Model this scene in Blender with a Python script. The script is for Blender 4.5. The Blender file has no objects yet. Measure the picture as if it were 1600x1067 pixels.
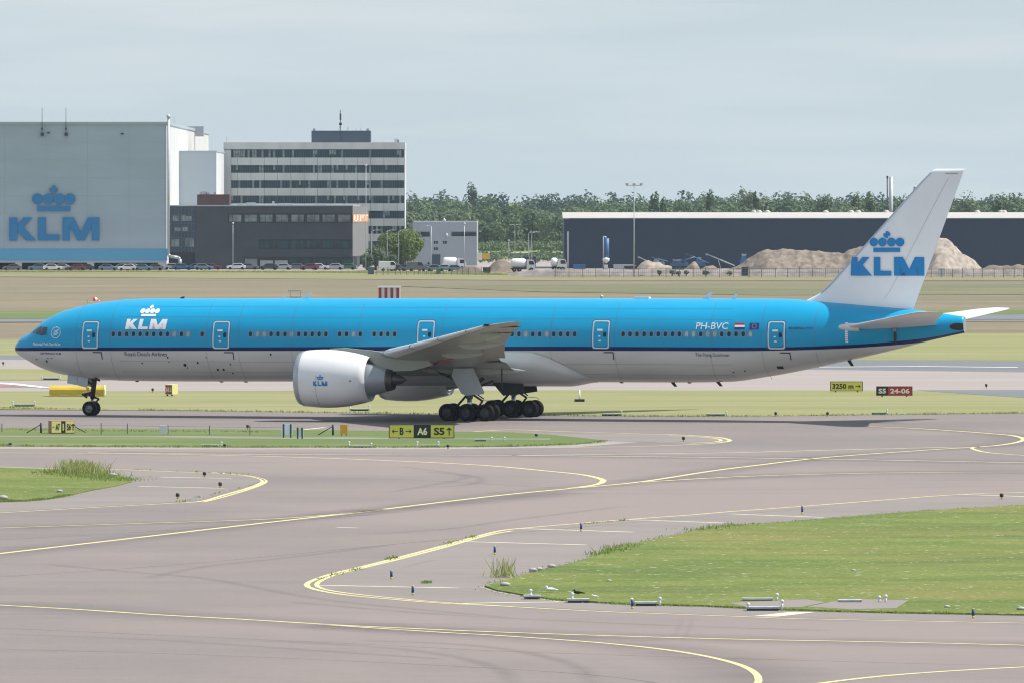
import bpy, bmesh, math, random
from mathutils import Vector, Matrix
random.seed(7)
S = bpy.context.scene
# ------------------------------------------------------------------ camera, sky, sun, exposure
f = 12780.0; H = 16.2; YH = 309.0          # focal length (px of a 1600 wide frame), eye height, horizon row
cam = bpy.data.cameras.new('camera'); co = bpy.data.objects.new('camera', cam); S.collection.objects.link(co)
co.location = (0, 0, H); co.rotation_euler = (math.radians(90), 0, 0)
cam.sensor_width = 36; cam.lens = 36*f/1600; cam.shift_y = -(533.5-YH)/1600
cam.clip_start = 1; cam.clip_end = 60000
S.camera = co
SUN_EL = math.radians(56.5); SUN_AZ = math.radians(88)   # azimuth from +Y clockwise towards +X
world = bpy.data.worlds.new('World'); S.world = world; world.use_nodes = True
wn = world.node_tree; wn.nodes.clear()
wo = wn.nodes.new('ShaderNodeOutputWorld'); bg = wn.nodes.new('ShaderNodeBackground'); sky = wn.nodes.new('ShaderNodeTexSky')
sky.sky_type = 'NISHITA'; sky.sun_disc = False; sky.sun_elevation = SUN_EL; sky.sun_rotation = SUN_AZ
sky.air_density = 1.0; sky.dust_density = 0.5; sky.ozone_density = 1.0; sky.altitude = 0
hs = wn.nodes.new('ShaderNodeHueSaturation'); hs.inputs['Saturation'].default_value = 0.8
# thin high cloud veil
tc = wn.nodes.new('ShaderNodeTexCoord'); mp = wn.nodes.new('ShaderNodeMapping'); mp.inputs['Scale'].default_value = (9, 9, 90)
nz = wn.nodes.new('ShaderNodeTexNoise'); nz.inputs['Scale'].default_value = 1.6; nz.inputs['Detail'].default_value = 6
cr = wn.nodes.new('ShaderNodeMapRange'); cr.inputs[1].default_value = .42; cr.inputs[2].default_value = .72
cr.inputs[3].default_value = 0.0; cr.inputs[4].default_value = .6
veil = wn.nodes.new('ShaderNodeMix'); veil.data_type = 'RGBA'
tint = wn.nodes.new('ShaderNodeMix'); tint.data_type = 'RGBA'; tint.blend_type = 'MULTIPLY'; tint.inputs[0].default_value = 1
tint.inputs[7].default_value = (.68, .72, .78, 1)
W = wn.links.new
W(sky.outputs[0], hs.inputs['Color']); W(hs.outputs[0], tint.inputs[6])
W(tc.outputs['Generated'], mp.inputs['Vector']); W(mp.outputs[0], nz.inputs['Vector']); W(nz.outputs[0], cr.inputs[0])
W(cr.outputs[0], veil.inputs[0]); veil.inputs[7].default_value = (5.3, 5.7, 5.9, 1)
# band of pale grey-blue summer haze low on the horizon
sep = wn.nodes.new('ShaderNodeSeparateXYZ'); W(tc.outputs['Generated'], sep.inputs[0])
hr = wn.nodes.new('ShaderNodeMapRange'); hr.inputs[1].default_value = .026; hr.inputs[2].default_value = .14; hr.inputs[3].default_value = 1; hr.inputs[4].default_value = 0
W(sep.outputs['Z'], hr.inputs[0]); hz_ = wn.nodes.new('ShaderNodeMix'); hz_.data_type = 'RGBA'; W(hr.outputs[0], hz_.inputs[0])
up_ = wn.nodes.new('ShaderNodeMix'); up_.data_type = 'RGBA'; up_.inputs[0].default_value = .30; W(tint.outputs[2], up_.inputs[6]); up_.inputs[7].default_value = (7.6, 8.4, 9.2, 1); W(up_.outputs[2], hz_.inputs[6])
hz_.inputs[7].default_value = (4.15, 4.85, 5.2, 1); W(hz_.outputs[2], veil.inputs[6])
W(veil.outputs[2], bg.inputs['Color']); bg.inputs['Strength'].default_value = 0.12
W(bg.outputs[0], wo.inputs['Surface'])
sl = bpy.data.lights.new('sun', 'SUN'); sl.energy = 5.0; sl.angle = math.radians(0.5); sl.color = (1, .96, .9)
so = bpy.data.objects.new('sun', sl); S.collection.objects.link(so)
sd = Vector((math.sin(SUN_AZ)*math.cos(SUN_EL), math.cos(SUN_AZ)*math.cos(SUN_EL), math.sin(SUN_EL)))
so.rotation_euler = sd.to_track_quat('Z', 'Y').to_euler(); so.location = (100, 300, 200)
S.view_settings.view_transform = 'Standard'; S.view_settings.look = 'None'
S.view_settings.exposure = 0.22
S.cycles.filter_width = 1.15; S.view_settings.gamma = 1
S.cycles.max_bounces = 6; S.cycles.transparent_max_bounces = 12; S.cycles.volume_bounces = 0

# ------------------------------------------------------------------ geometry of the view
A = math.radians(17); sa, ca = math.sin(A), math.cos(A)
PX, PY = (768.3-800)/f*600, 600.0          # main gear station of the airliner on the ground
def G(px, py, z=0.0):
    d = f*(H-z)/(py-YH); return ((px-800)/f*d, d)
def P(px, py, d): return Vector(((px-800)*d/f, d, H-(py-YH)*d/f))
def Xd(px, d): return (px-800)*d/f
def Zd(py, d): return H-(py-YH)*d/f
def Bd(px, py, yb):                          # point on the airliner's vertical plane at lateral yb -> (t, z)
    k = (px-800)/f; t = (k*(PY+ca*yb)-PX-sa*yb)/(ca+k*sa); Y = PY-sa*t+ca*yb
    return t, H-(py-YH)*Y/f

# ------------------------------------------------------------------ materials
MAT = {}
def mat(name, col, rough=.6, metal=0, var=.0, scale=1.0, col2=None, bump=0, coat=0, spec=.5, emit=None, stretch=None, detail=5, trans=0, contrast=(.35, .65)):
    if name in MAT: return MAT[name]
    m = bpy.data.materials.new(name); m.use_nodes = True; n = m.node_tree; L = n.links.new
    b = n.nodes['Principled BSDF']
    b.inputs['Roughness'].default_value = rough; b.inputs['Metallic'].default_value = metal
    b.inputs['Coat Weight'].default_value = coat; b.inputs['Coat Roughness'].default_value = .08
    b.inputs['Specular IOR Level'].default_value = spec
    c = (*col, 1); b.inputs['Base Color'].default_value = c
    if col2 is None: col2 = tuple(x*(1-var) for x in col)
    g = n.nodes.new('ShaderNodeTexCoord'); mpn = n.nodes.new('ShaderNodeMapping')
    if stretch: mpn.inputs['Scale'].default_value = stretch
    L(g.outputs['Object'], mpn.inputs['Vector'])
    t = n.nodes.new('ShaderNodeTexNoise'); t.inputs['Scale'].default_value = scale; t.inputs['Detail'].default_value = detail
    L(mpn.outputs[0], t.inputs['Vector'])
    r = n.nodes.new('ShaderNodeMapRange'); r.inputs[1].default_value = contrast[0]; r.inputs[2].default_value = contrast[1]
    L(t.outputs[0], r.inputs[0])
    x = n.nodes.new('ShaderNodeMix'); x.data_type = 'RGBA'; x.inputs[6].default_value = c; x.inputs[7].default_value = (*col2, 1)
    L(r.outputs[0], x.inputs[0]); L(x.outputs[2], b.inputs['Base Color'])
    if bump:
        bp = n.nodes.new('ShaderNodeBump'); bp.inputs['Strength'].default_value = bump; bp.inputs['Distance'].default_value = .05
        L(t.outputs[0], bp.inputs['Height']); L(bp.outputs[0], b.inputs['Normal'])
    if emit: b.inputs['Emission Color'].default_value = (*emit, 1); b.inputs['Emission Strength'].default_value = 1
    if trans: b.inputs['Transmission Weight'].default_value = trans
    MAT[name] = m; return m

def ground_mat(name, layers, rough=.9, bump=.3, bscale=3.0):
    """layers: [(colour, scale, stretch, lo, hi, amount)], the first is the base colour"""
    m = bpy.data.materials.new(name); m.use_nodes = True; n = m.node_tree; L = n.links.new
    b = n.nodes['Principled BSDF']; b.inputs['Roughness'].default_value = rough; b.inputs['Specular IOR Level'].default_value = .25
    g = n.nodes.new('ShaderNodeNewGeometry')
    prev = None
    for i, (c, sc, st, lo, hi, am) in enumerate(layers):
        if i == 0:
            rgb = n.nodes.new('ShaderNodeRGB'); rgb.outputs[0].default_value = (*c, 1); prev = rgb.outputs[0]; continue
        mpn = n.nodes.new('ShaderNodeMapping'); mpn.inputs['Scale'].default_value = st; mpn.inputs['Location'].default_value = (i*37.1, i*11.7, i*3)
        L(g.outputs['Position'], mpn.inputs['Vector'])
        t = n.nodes.new('ShaderNodeTexNoise'); t.inputs['Scale'].default_value = sc; t.inputs['Detail'].default_value = 6; t.inputs['Roughness'].default_value = .6
        L(mpn.outputs[0], t.inputs['Vector'])
        r = n.nodes.new('ShaderNodeMapRange'); r.inputs[1].default_value = lo; r.inputs[2].default_value = hi; r.inputs[4].default_value = am
        L(t.outputs[0], r.inputs[0])
        x = n.nodes.new('ShaderNodeMix'); x.data_type = 'RGBA'; x.inputs[7].default_value = (*c, 1)
        L(r.outputs[0], x.inputs[0]); L(prev, x.inputs[6]); prev = x.outputs[2]
    L(prev, b.inputs['Base Color'])
    t = n.nodes.new('ShaderNodeTexNoise'); t.inputs['Scale'].default_value = bscale; t.inputs['Detail'].default_value = 8
    L(g.outputs['Position'], t.inputs['Vector'])
    bp = n.nodes.new('ShaderNodeBump'); bp.inputs['Strength'].default_value = bump; bp.inputs['Distance'].default_value = .1
    L(t.outputs[0], bp.inputs['Height']); L(bp.outputs[0], b.inputs['Normal'])
    MAT[name] = m; return m

BLUE = mat('fuselage_blue', (.000, .335, .60), .34, var=.07, scale=.35, coat=.12, spec=.3, stretch=(.4, 1, 2))
NAVY = mat('cheatline_navy', (.003, .012, .10), .4, spec=.2)
GREY = mat('belly_grey', (.60, .61, .59), .34, var=.14, scale=.5, coat=.35, stretch=(.3, 1, 1))
WING = mat('wing_grey', (.33, .36, .32), .38, var=.12, scale=.6, coat=.2)
WHITE = mat('white_paint', (.78, .79, .80), .3, var=.06, scale=.6, coat=.4)
FINW = mat('fin_white', (.84, .87, .90), .35, var=.07, scale=.35, coat=.3, stretch=(1, 1, .5))
SLAT = mat('bare_slat_metal', (.74, .77, .80), .3, metal=.1, var=.1, scale=1)
LOGO = mat('logo_blue', (.0, .22, .55), .4)
LWHITE = mat('lettering_white', (.82, .84, .85), .4)
NTEXT = mat('lettering_navy', (.005, .01, .06), .5)
SILVER = mat('door_outline_silver', (.62, .68, .72), .35, metal=.3)
DARK = mat('dark_opening', (.006, .006, .006), .7)
RUB = mat('tyre_rubber', (.009, .009, .009), .8, spec=.2, var=.3, scale=4)
HUB = mat('wheel_hub', (.22, .24, .25), .45, metal=.4, var=.3, scale=6)
STRUT = mat('gear_strut_metal', (.30, .32, .33), .4, metal=.4, var=.3, scale=5)
DSTRUT = mat('gear_dark_metal', (.025, .025, .024), .6, var=.4, scale=5)
DOORG = mat('gear_door_grey', (.45, .52, .55), .4, var=.08, scale=1)
NOZ = mat('nozzle_metal', (.13, .12, .11), .4, metal=.7, var=.4, scale=3)
CORE = mat('core_cowl_grey', (.34, .37, .39), .35, metal=.3, var=.1, scale=1)
PANE = mat('cabin_pane', (.022,.028,.045), .3, spec=.2)
SHADE = mat('window_shade', (.40, .37, .35), .5)
SHADE2 = mat('window_shade_grey', (.45, .46, .46), .5)
WRING = mat('window_surround', (.12,.27,.38), .6)
RED = mat('warning_red', (.45, .05, .02), .5)
GLASS = mat('cockpit_glass', (.02, .025, .03), .06, coat=.6)

# ------------------------------------------------------------------ mesh helpers
COL = S.collection
class MB:
    def __init__(s, org=(0, 0, 0)): s.v = []; s.f = []; s.m = []; s.sm = []; s.o = Vector(org)
    def add(s, vs, fs, mi=0, sm=False):
        k = len(s.v); s.v += [Vector(v)-s.o for v in vs]
        for q in fs: s.f.append([k+i for i in q]); s.m.append(mi); s.sm.append(sm)
    def box(s, x0, x1, y0, y1, z0, z1, mi=0):
        if x1 < x0: x0, x1 = x1, x0
        if y1 < y0: y0, y1 = y1, y0
        if z1 < z0: z0, z1 = z1, z0
        s.add([(x0,y0,z0),(x1,y0,z0),(x1,y1,z0),(x0,y1,z0),(x0,y0,z1),(x1,y0,z1),(x1,y1,z1),(x0,y1,z1)],
              [(0,3,2,1),(4,5,6,7),(0,1,5,4),(1,2,6,5),(2,3,7,6),(3,0,4,7)], mi)
    def tube(s, a, b, r, r2=None, n=8, mi=0, caps=True, sm=True):
        a = Vector(a); b = Vector(b); r2 = r if r2 is None else r2
        d = (b-a).normalized(); u = d.orthogonal().normalized(); w = d.cross(u)
        vs = []
        for p, q in ((a, r), (b, r2)):
            for i in range(n):
                an = 2*math.pi*i/n; vs.append(p+(u*math.cos(an)+w*math.sin(an))*q)
        fs = [(i, (i+1) % n, n+(i+1) % n, n+i) for i in range(n)]
        s.add(vs, fs, mi, sm)
        if caps: s.add(vs, [tuple(range(n))[::-1], tuple(range(n, 2*n))], mi)
    def path(s, pts, r, n=6, mi=0):
        for a, b in zip(pts, pts[1:]): s.tube(a, b, r, n=n, mi=mi)
    def lathe(s, prof, c, ax='x', n=32, mi=0, sm=True, close=False):
        """prof: [(along, radius)]; ax the axis"""
        vs = []
        for a, r in prof:
            for i in range(n):
                an = 2*math.pi*i/n; q, w = r*math.cos(an), r*math.sin(an)
                vs.append((c[0]+a, c[1]+q, c[2]+w) if ax == 'x' else (c[0]+q, c[1]+a, c[2]+w) if ax == 'y' else (c[0]+q, c[1]+w, c[2]+a))
        fs = []
        for j in range(len(prof)-1):
            for i in range(n): fs.append((j*n+i, j*n+(i+1) % n, (j+1)*n+(i+1) % n, (j+1)*n+i))
        s.add(vs, fs, mi, sm)
    def grid(s, rows, mi=0, sm=True, closed=False):
        n = len(rows[0]); vs = [p for r in rows for p in r]; fs = []
        for j in range(len(rows)-1):
            for i in range(n if closed else n-1):
                k = (i+1) % n; fs.append((j*n+i, j*n+k, (j+1)*n+k, (j+1)*n+i))
        s.add(vs, fs, mi, sm)
    def prism(s, pts, off, mi=0):
        """pts: 3d polygon, extruded by the vector off"""
        n = len(pts); o = Vector(off); vs = [Vector(p) for p in pts]+[Vector(p)+o for p in pts]
        s.add(vs, [tuple(range(n))[::-1], tuple(range(n, 2*n))]+[(i, (i+1) % n, n+(i+1) % n, n+i) for i in range(n)], mi)
    def build(s, name, mats, parent=None, loc=None, fix=True):
        me = bpy.data.meshes.new(name); me.from_pydata([tuple(v) for v in s.v], [], s.f)
        for m in (mats if isinstance(mats, (list, tuple)) else [mats]): me.materials.append(m)
        me.polygons.foreach_set('material_index', s.m); me.polygons.foreach_set('use_smooth', s.sm)
        if fix:
            bm = bmesh.new(); bm.from_mesh(me)
            bmesh.ops.remove_doubles(bm, verts=bm.verts, dist=1e-4)
            bmesh.ops.recalc_face_normals(bm, faces=bm.faces); bm.to_mesh(me); bm.free()
        me.update()
        o = bpy.data.objects.new(name, me); COL.objects.link(o)
        if parent is not None: o.parent = parent
        elif loc is not None: o.location = loc
        else: o.location = s.o
        return o
def tag(o, label=None, cat=None, group=None, kind=None):
    if label: o['label'] = label
    if cat: o['category'] = cat
    if group: o['group'] = group
    if kind: o['kind'] = kind
    return o
def thing(name, loc, label, cat, group=None, rz=0):
    e = bpy.data.objects.new(name, None); COL.objects.link(e); e.location = loc; e.rotation_euler = (0, 0, rz)
    e.empty_display_size = .5
    return tag(e, label, cat, group)
def kids(o): return [c for c in bpy.data.objects if c.parent == o]
def dup(o, loc, label, rz=None, kidmap=None):
    def cp(q, par):
        c = q.copy(); COL.objects.link(c)
        if par is not None: c.parent = par
        for k in kids(q): cp(k, c)
        return c
    c = cp(o, None); c.location = loc
    if rz is not None: c.rotation_euler.z = rz
    c['label'] = label
    return c
def textmesh(txt, size, bold=0.0, shear=0):
    cu = bpy.data.curves.new('t', 'FONT'); cu.body = txt; cu.size = size; cu.offset = bold; cu.shear = shear; cu.resolution_u = 3
    o = bpy.data.objects.new('t', cu); COL.objects.link(o)
    dg = bpy.context.evaluated_depsgraph_get(); me = bpy.data.meshes.new_from_object(o.evaluated_get(dg))
    vs = [v.co.copy() for v in me.vertices]; fs = [tuple(p.vertices) for p in me.polygons]
    bpy.data.objects.remove(o); bpy.data.curves.remove(cu); bpy.data.meshes.remove(me)
    x0 = min(v.x for v in vs); x1 = max(v.x for v in vs); y0 = min(v.y for v in vs); y1 = max(v.y for v in vs)
    return [((v.x-x0)/(x1-x0), (v.y-y0)/(y1-y0)) for v in vs], fs
def logo_shapes(dots=16):
    """airline wordmark with crown; unit = letter height, x from 0 to 3.93, crown above y=1"""
    out = []
    out.append([(0,0),(.35,0),(.35,.42),(.72,0),(1.16,0),(.64,.57),(1.02,1),(.62,1),(.35,.68),(.35,1),(0,1)])
    out.append([(1.25,0),(2.19,0),(2.19,.26),(1.60,.26),(1.60,1),(1.25,1)])
    out.append([(2.33,0),(2.64,0),(2.64,.64),(2.96,0),(3.30,0),(3.60,.64),(3.60,0),(3.93,0),(3.93,1),(3.44,1),(3.13,.36),(2.81,1),(2.33,1)])
    out.append([(1.22,1.27),(2.66,1.27),(2.66,1.50),(1.22,1.50)])
    for c in (1.23, 1.71, 2.19, 2.65):
        out.append([(c+.235*math.cos(a), 1.80+.235*math.sin(a)) for a in [2*math.pi*i/dots for i in range(dots)]])
    x, y, a, b = 1.94, 2.20, .065, .185
    out.append([(x-a,y-b),(x+a,y-b),(x+a,y-a),(x+b,y-a),(x+b,y+a),(x+a,y+a),(x+a,y+b),(x-a,y+b),(x-a,y+a),(x-b,y+a),(x-b,y-a),(x-a,y-a)])
    return out
def polys_to_mesh(polys, fn, name, m, parent=None, cut=0, org=(0,0,0), loc=None):
    """2d polygons -> triangulated, cut into rows, mapped by fn(u,v)->3d"""
    bm = bmesh.new()
    for p in polys:
        bm.faces.new([bm.verts.new((x, y, 0)) for x, y in p])
    bmesh.ops.triangulate(bm, faces=bm.faces)
    if cut:
        for ax in (0, 1):
            lo = min(v.co[ax] for v in bm.verts); hi = max(v.co[ax] for v in bm.verts); k = lo+cut
            st = cut if ax == 1 else cut*4
            while k < hi:
                pn = Vector((0, 0, 0)); pn[ax] = 1; pc = Vector((0, 0, 0)); pc[ax] = k
                bmesh.ops.bisect_plane(bm, geom=bm.verts[:]+bm.edges[:]+bm.faces[:], plane_co=pc, plane_no=pn); k += st
    o3 = Vector(org)
    for v in bm.verts: v.co = Vector(fn(v.co.x, v.co.y))-o3
    bmesh.ops.recalc_face_normals(bm, faces=bm.faces)
    me = bpy.data.meshes.new(name); bm.to_mesh(me); bm.free()
    me.materials.append(m); o = bpy.data.objects.new(name, me); COL.objects.link(o)
    if parent is not None: o.parent = parent
    else: o.location = loc if loc is not None else o3
    return o
def catmull(pts, step=8.0):
    P_ = [pts[0]]+list(pts)+[pts[-1]]; out = []
    for i in range(1, len(P_)-2):
        p0, p1, p2, p3 = [Vector(q) for q in P_[i-1:i+3]]
        n = max(2, int((p2-p1).length/step))
        for k in range(n):
            t = k/n; out.append(.5*((2*p1)+(p2-p0)*t+(2*p0-5*p1+4*p2-p3)*t*t+(3*p1-p0-3*p2+p3)*t**3))
    out.append(Vector(pts[-1])); return out
def pchip(xs, ys):
    n = len(xs); h = [xs[i+1]-xs[i] for i in range(n-1)]; d = [(ys[i+1]-ys[i])/h[i] for i in range(n-1)]
    m = [d[0]]+[0 if d[i-1]*d[i] <= 0 else 2*d[i-1]*d[i]/(d[i-1]+d[i]) for i in range(1, n-1)]+[d[-1]]
    def g(x):
        if x <= xs[0]: return ys[0]
        if x >= xs[-1]: return ys[-1]
        i = 0
        while x > xs[i+1]: i += 1
        t = (x-xs[i])/h[i]; a, b = 2*t**3-3*t*t+1, t**3-2*t*t+t
        return a*ys[i]+b*h[i]*m[i]+(1-a)*ys[i+1]+(t**3-t*t)*h[i]*m[i+1]
    return g
def smooth(x): x = max(0., min(1., x)); return x*x*(3-2*x)

# ------------------------------------------------------------------ ground sheets
T1 = (1, 1, 1)
gm_dry = ground_mat('dry_meadow', [((.205,.168,.112),0,T1,0,0,0), ((.155,.138,.082),.012,(.5,1.2,1),.42,.62,.6), ((.27,.22,.145),.05,(.6,1,1),.5,.7,.6), ((.11,.095,.06),.35,T1,.5,.8,.6), ((.12,.12,.06),.02,(.1,2.5,1),.5,.62,.6)])
gm_olive = ground_mat('olive_meadow', [((.135,.14,.07),0,T1,0,0,0), ((.22,.19,.11),.03,(.5,1,1),.42,.65,.6), ((.10,.105,.05),.4,T1,.5,.8,.5)])
gm_green = ground_mat('mown_green_grass', [((.110,.155,.045),0,T1,0,0,0), ((.17,.175,.07),.04,(.35,1.4,1),.42,.62,.7), ((.13,.17,.045),.25,(.5,1,1),.5,.72,.55), ((.34,.30,.14),.12,(.3,1,1),.55,.75,.5)])
gm_straw = ground_mat('straw_grass', [((.22,.205,.10),0,T1,0,0,0), ((.17,.17,.075),.05,(.3,1.2,1),.42,.65,.8), ((.28,.24,.13),.2,(.3,1,1),.5,.75,.6)])
gm_light = ground_mat('light_green_grass', [((.215,.225,.085),0,T1,0,0,0), ((.27,.255,.125),.02,(.2,1.6,1),.42,.6,.8), ((.15,.17,.055),.15,(.3,1,1),.5,.72,.6), ((.29,.26,.15),.05,(.12,2,1),.52,.66,.6)])
gm_lush = ground_mat('lush_grass', [((.110,.150,.026),0,T1,0,0,0), ((.165,.195,.042),.22,(.7,1,1),.42,.62,.8), ((.21,.185,.05),.07,(.5,1,1),.50,.64,.7), ((.075,.115,.022),.16,(.4,1,1),.52,.66,.7), ((.055,.11,.018),3.2,T1,.5,.72,.7), ((.26,.29,.11),4.5,T1,.54,.70,.6), ((.19,.16,.06),.5,(.25,1.2,1),.56,.72,.5), ((.55,.58,.45),5.,(.5,.5,1),.64,.68,.8)], bump=.6)
gm_asph = ground_mat('weathered_taxiway_asphalt', [((.218,.184,.167),0,T1,0,0,0), ((.175,.157,.152),.035,(.5,1,1),.40,.62,.9), ((.24,.205,.185),.11,(.35,1,1),.5,.75,.6), ((.150,.140,.138),.05,(.15,1.6,1),.54,.72,.6), ((.175,.158,.152),1.6,(.25,1,1),.52,.8,.5), ((.29,.25,.23),7,T1,.5,.75,.5), ((.12,.11,.105),4,(.4,1,1),.56,.72,.5), ((.26,.215,.195),.02,(1,.6,1),.48,.62,.7), ((.13,.125,.125),.3,(.04,1.5,1),.6,.7,.5), ((.15,.135,.13),.9,(.06,1,1),.62,.72,.45)], rough=.85, bump=.15, bscale=20)
gm_conc = ground_mat('pale_concrete', [((.31,.27,.245),0,T1,0,0,0), ((.30,.265,.25),.05,(.15,1.5,1),.45,.65,.8), ((.42,.38,.36),.2,(.2,1,1),.5,.8,.5)], rough=.85, bump=.1)
gm_should = ground_mat('shoulder_asphalt', [((.235,.208,.190),0,T1,0,0,0), ((.20,.178,.165),.12,(.4,1,1),.42,.65,.8), ((.265,.235,.215),.6,(.4,1,1),.5,.8,.5), ((.16,.148,.14),.06,(.3,1,1),.58,.7,.5), ((.29,.26,.24),6,T1,.52,.75,.4)], rough=.85, bump=.15, bscale=20)
gm_dark = ground_mat('dark_asphalt', [((.155,.165,.175),0,T1,0,0,0), ((.19,.195,.20),.04,(.2,1.3,1),.45,.7,.8)], rough=.85, bump=.1)
gm_far = ground_mat('far_meadow', [((.13,.17,.06),0,T1,0,0,0), ((.20,.21,.09),.01,T1,.42,.62,.8)])
gm_field = ground_mat('reed_field', [((.20,.27,.07),0,T1,0,0,0), ((.28,.25,.11),.03,(.4,1,1),.45,.65,.7), ((.10,.16,.04),.2,T1,.5,.7,.6)])
gm_curb = ground_mat('kerb_stone', [((.36,.33,.29),0,T1,0,0,0), ((.22,.20,.17),1.2,T1,.45,.7,.8)])
gm_rut = ground_mat('gravel_rut', [((.24,.24,.22),0,T1,0,0,0), ((.13,.17,.05),.5,(.3,1,1),.45,.62,.9)])

def sheet(name, pts, z, m, label=None, px=True, th=0):
    """ground polygon given by picture points (or metres)"""
    g = [G(*p) if px else p for p in pts]
    bm = bmesh.new()
    fc = bm.faces.new([bm.verts.new((x, y, z)) for x, y in g])
    if th:
        r = bmesh.ops.extrude_face_region(bm, geom=[fc])
        for v in [q for q in r['geom'] if isinstance(q, bmesh.types.BMVert)]: v.co.z += th
    bmesh.ops.triangulate(bm, faces=bm.faces); bmesh.ops.recalc_face_normals(bm, faces=bm.faces)
    if not th:
        for q in bm.faces:
            if q.normal.z < 0: q.normal_flip()
    me = bpy.data.meshes.new(name); bm.to_mesh(me); bm.free(); me.materials.append(m)
    o = bpy.data.objects.new(name, me); COL.objects.link(o); o['kind'] = 'structure'
    if label: o['label'] = label
    return o
sheet('ground', [(-9000,-400),(9000,-400),(9000,1840),(-9000,1840)], -.12, gm_dry, 'dry brown meadow grass between the runways', px=False)
sheet('ground', [(-9000,1840),(9000,1840),(14000,26000),(-14000,26000)], -.12, gm_far, 'green flat land beyond the buildings', px=False)
sheet('meadow', [(-500,423),(780,423),(820,433.5),(2100,434),(2100,438),(900,438.5),(-500,429)], -.06, gm_straw, 'greenish strip of grass in front of the car park')
sheet('meadow', [(620,447),(1000,444.5),(2100,443),(2100,459),(1200,461),(850,456)], -.06, gm_olive, 'dark olive strip of meadow on the right')
sheet('grass_strip', [(-400,486),(700,484),(2000,482),(2000,489),(700,494),(-400,500)], -.05, gm_green)
sheet('service_road', [(-400,500.5),(700,494.5),(2000,489.5),(2000,499.5),(700,500.5),(-400,504.5)], -.03, gm_dark, 'narrow dark service road across the meadow')
sheet('road_line', [(1450,501),(2000,500.2),(2000,500.9),(1450,501.7)], -.02, gm_conc)
sheet('grass_field', [(-400,531),(500,527),(1100,520.5),(2100,519),(2100,575),(-400,560)], -.05, gm_light, 'light green mown grass beside the runway')
sheet('runway', [(-400,552.5),(2100,565.5),(2100,587),(-400,556)], -.03, gm_dark, 'grey asphalt runway edge')
sheet('runway', [(-400,556),(2100,587),(2100,612),(-400,613)], -.025, gm_conc, 'pale pinkish runway surface')
sheet('grass_island', [(-400,575.5),(0,575.5),(180,577),(420,586),(150,593.5),(-400,593)], -.01, gm_light)
sheet('taxiway', [(1430,609.3),(2100,607.5),(2100,628),(1600,621)], .012, gm_dark)
sheet('grass_field', [(-400,611),(300,610.5),(900,609),(1450,609.5),(1600,618),(2100,620),(2100,643),(1600,645),(1160,650),(870,649),(300,641),(-400,636)], .0, gm_light, 'light green mown grass between runway and taxiway')
sheet('taxiway', [(-700,637),(300,641.3),(870,649.3),(1160,650.3),(1600,645.3),(2500,640),(3600,1400),(-2400,1400)], .004, gm_asph, 'wide grey pinkish taxiway pavement')
sheet('grass_strip', [(-400,667.5),(100,668.5),(400,671),(600,673),(800,675.5),(860,679),(945,688),(900,693.5),(800,697.3),(400,698.6),(200,697.7),(-400,695)], .03, gm_green, 'grass strip between two taxiways')
sheet('shoulder', [(-400,695.3),(200,698),(400,699),(800,697.7),(900,694),(945,688.6),(1000,690),(900,698.5),(700,701.5),(400,702),(-400,699)], .008, gm_conc)
sheet('shoulder', [(944.5,687.5),(860,678.7),(800,675),(860,676.5),(1045,678),(1094,680.5),(1127,683),(1140,687.6),(1127,690.6),(1080,693.6),(1000,689.7),(945.5,688.3)], .0095, gm_should)
rut = sheet('footpath', [(-400,679.5),(300,681.5),(600,684),(860,684.5),(860,687),(500,686),(200,683.5),(-400,681)], .035, gm_rut, 'thin gravel strip running along the grass')
sheet('shoulder', [(-400,727),(0,729),(90,732),(175,733),(275,736.7),(350,739.5),(398,745),(408,750),(392,757),(350,770),(312,780),(250,786),(125,792.5),(0,800),(-400,818)], .008, gm_should, 'paler shoulder around the left grass island')
sheet('shoulder', [(2000,750),(1600,769),(1341,784.4),(1140,799.3),(976,811.8),(784,828),(690,854),(565,886),(498,907),(491,913),(500,920),(596,933),(784,945.5),(976,955),(1240,965),(1600,972),(2100,990)], .008, gm_should, 'paler shoulder around the right grass island')
ISL_L = [(-400,728),(0,731.5),(85,734),(140,739),(190,745),(206,753),(180,760),(145,766),(110,774),(75,780),(40,783),(0,784),(-400,792)]
ISL_R = [(2100,752),(1600,790),(1500,796),(1400,802.5),(1250,815),(1180,819.5),(1110,826),(1060,836),(1000,848.5),(950,864),(900,879),(860,889),(820,899),(785,909),(757,916.5),(775,923),(820,931),(870,938),(980,944.5),(1100,947.5),(1170,951),(1280,955),(1400,958),(1600,961.5),(2100,975)]
sheet('kerb', [(2100,750.5),(1600,788.7),(1250,813.8),(1110,824.6),(1000,846.8),(900,877),(820,897),(757,914),(750,917),(775,925),(870,940),(900,935),(1400,850),(2100,800)], .012, gm_curb, 'stone kerb round the right grass island')
sheet('grass_island', ISL_L, .0, gm_lush, 'lush green grass island at the left', th=.06)
sheet('grass_island', ISL_R, .0, gm_lush, 'large lush green grass island at the right', th=.07)
for pts in ([(1140,944),(1260,938.5),(1290,943),(1250,951),(1165,950)], [(1262,950),(1300,942),(1335,937.5),(1420,940),(1400,952.5),(1330,954)]):
    sheet('concrete_slab', pts, .075, gm_should, 'bare slab set into the grass edge')

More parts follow.
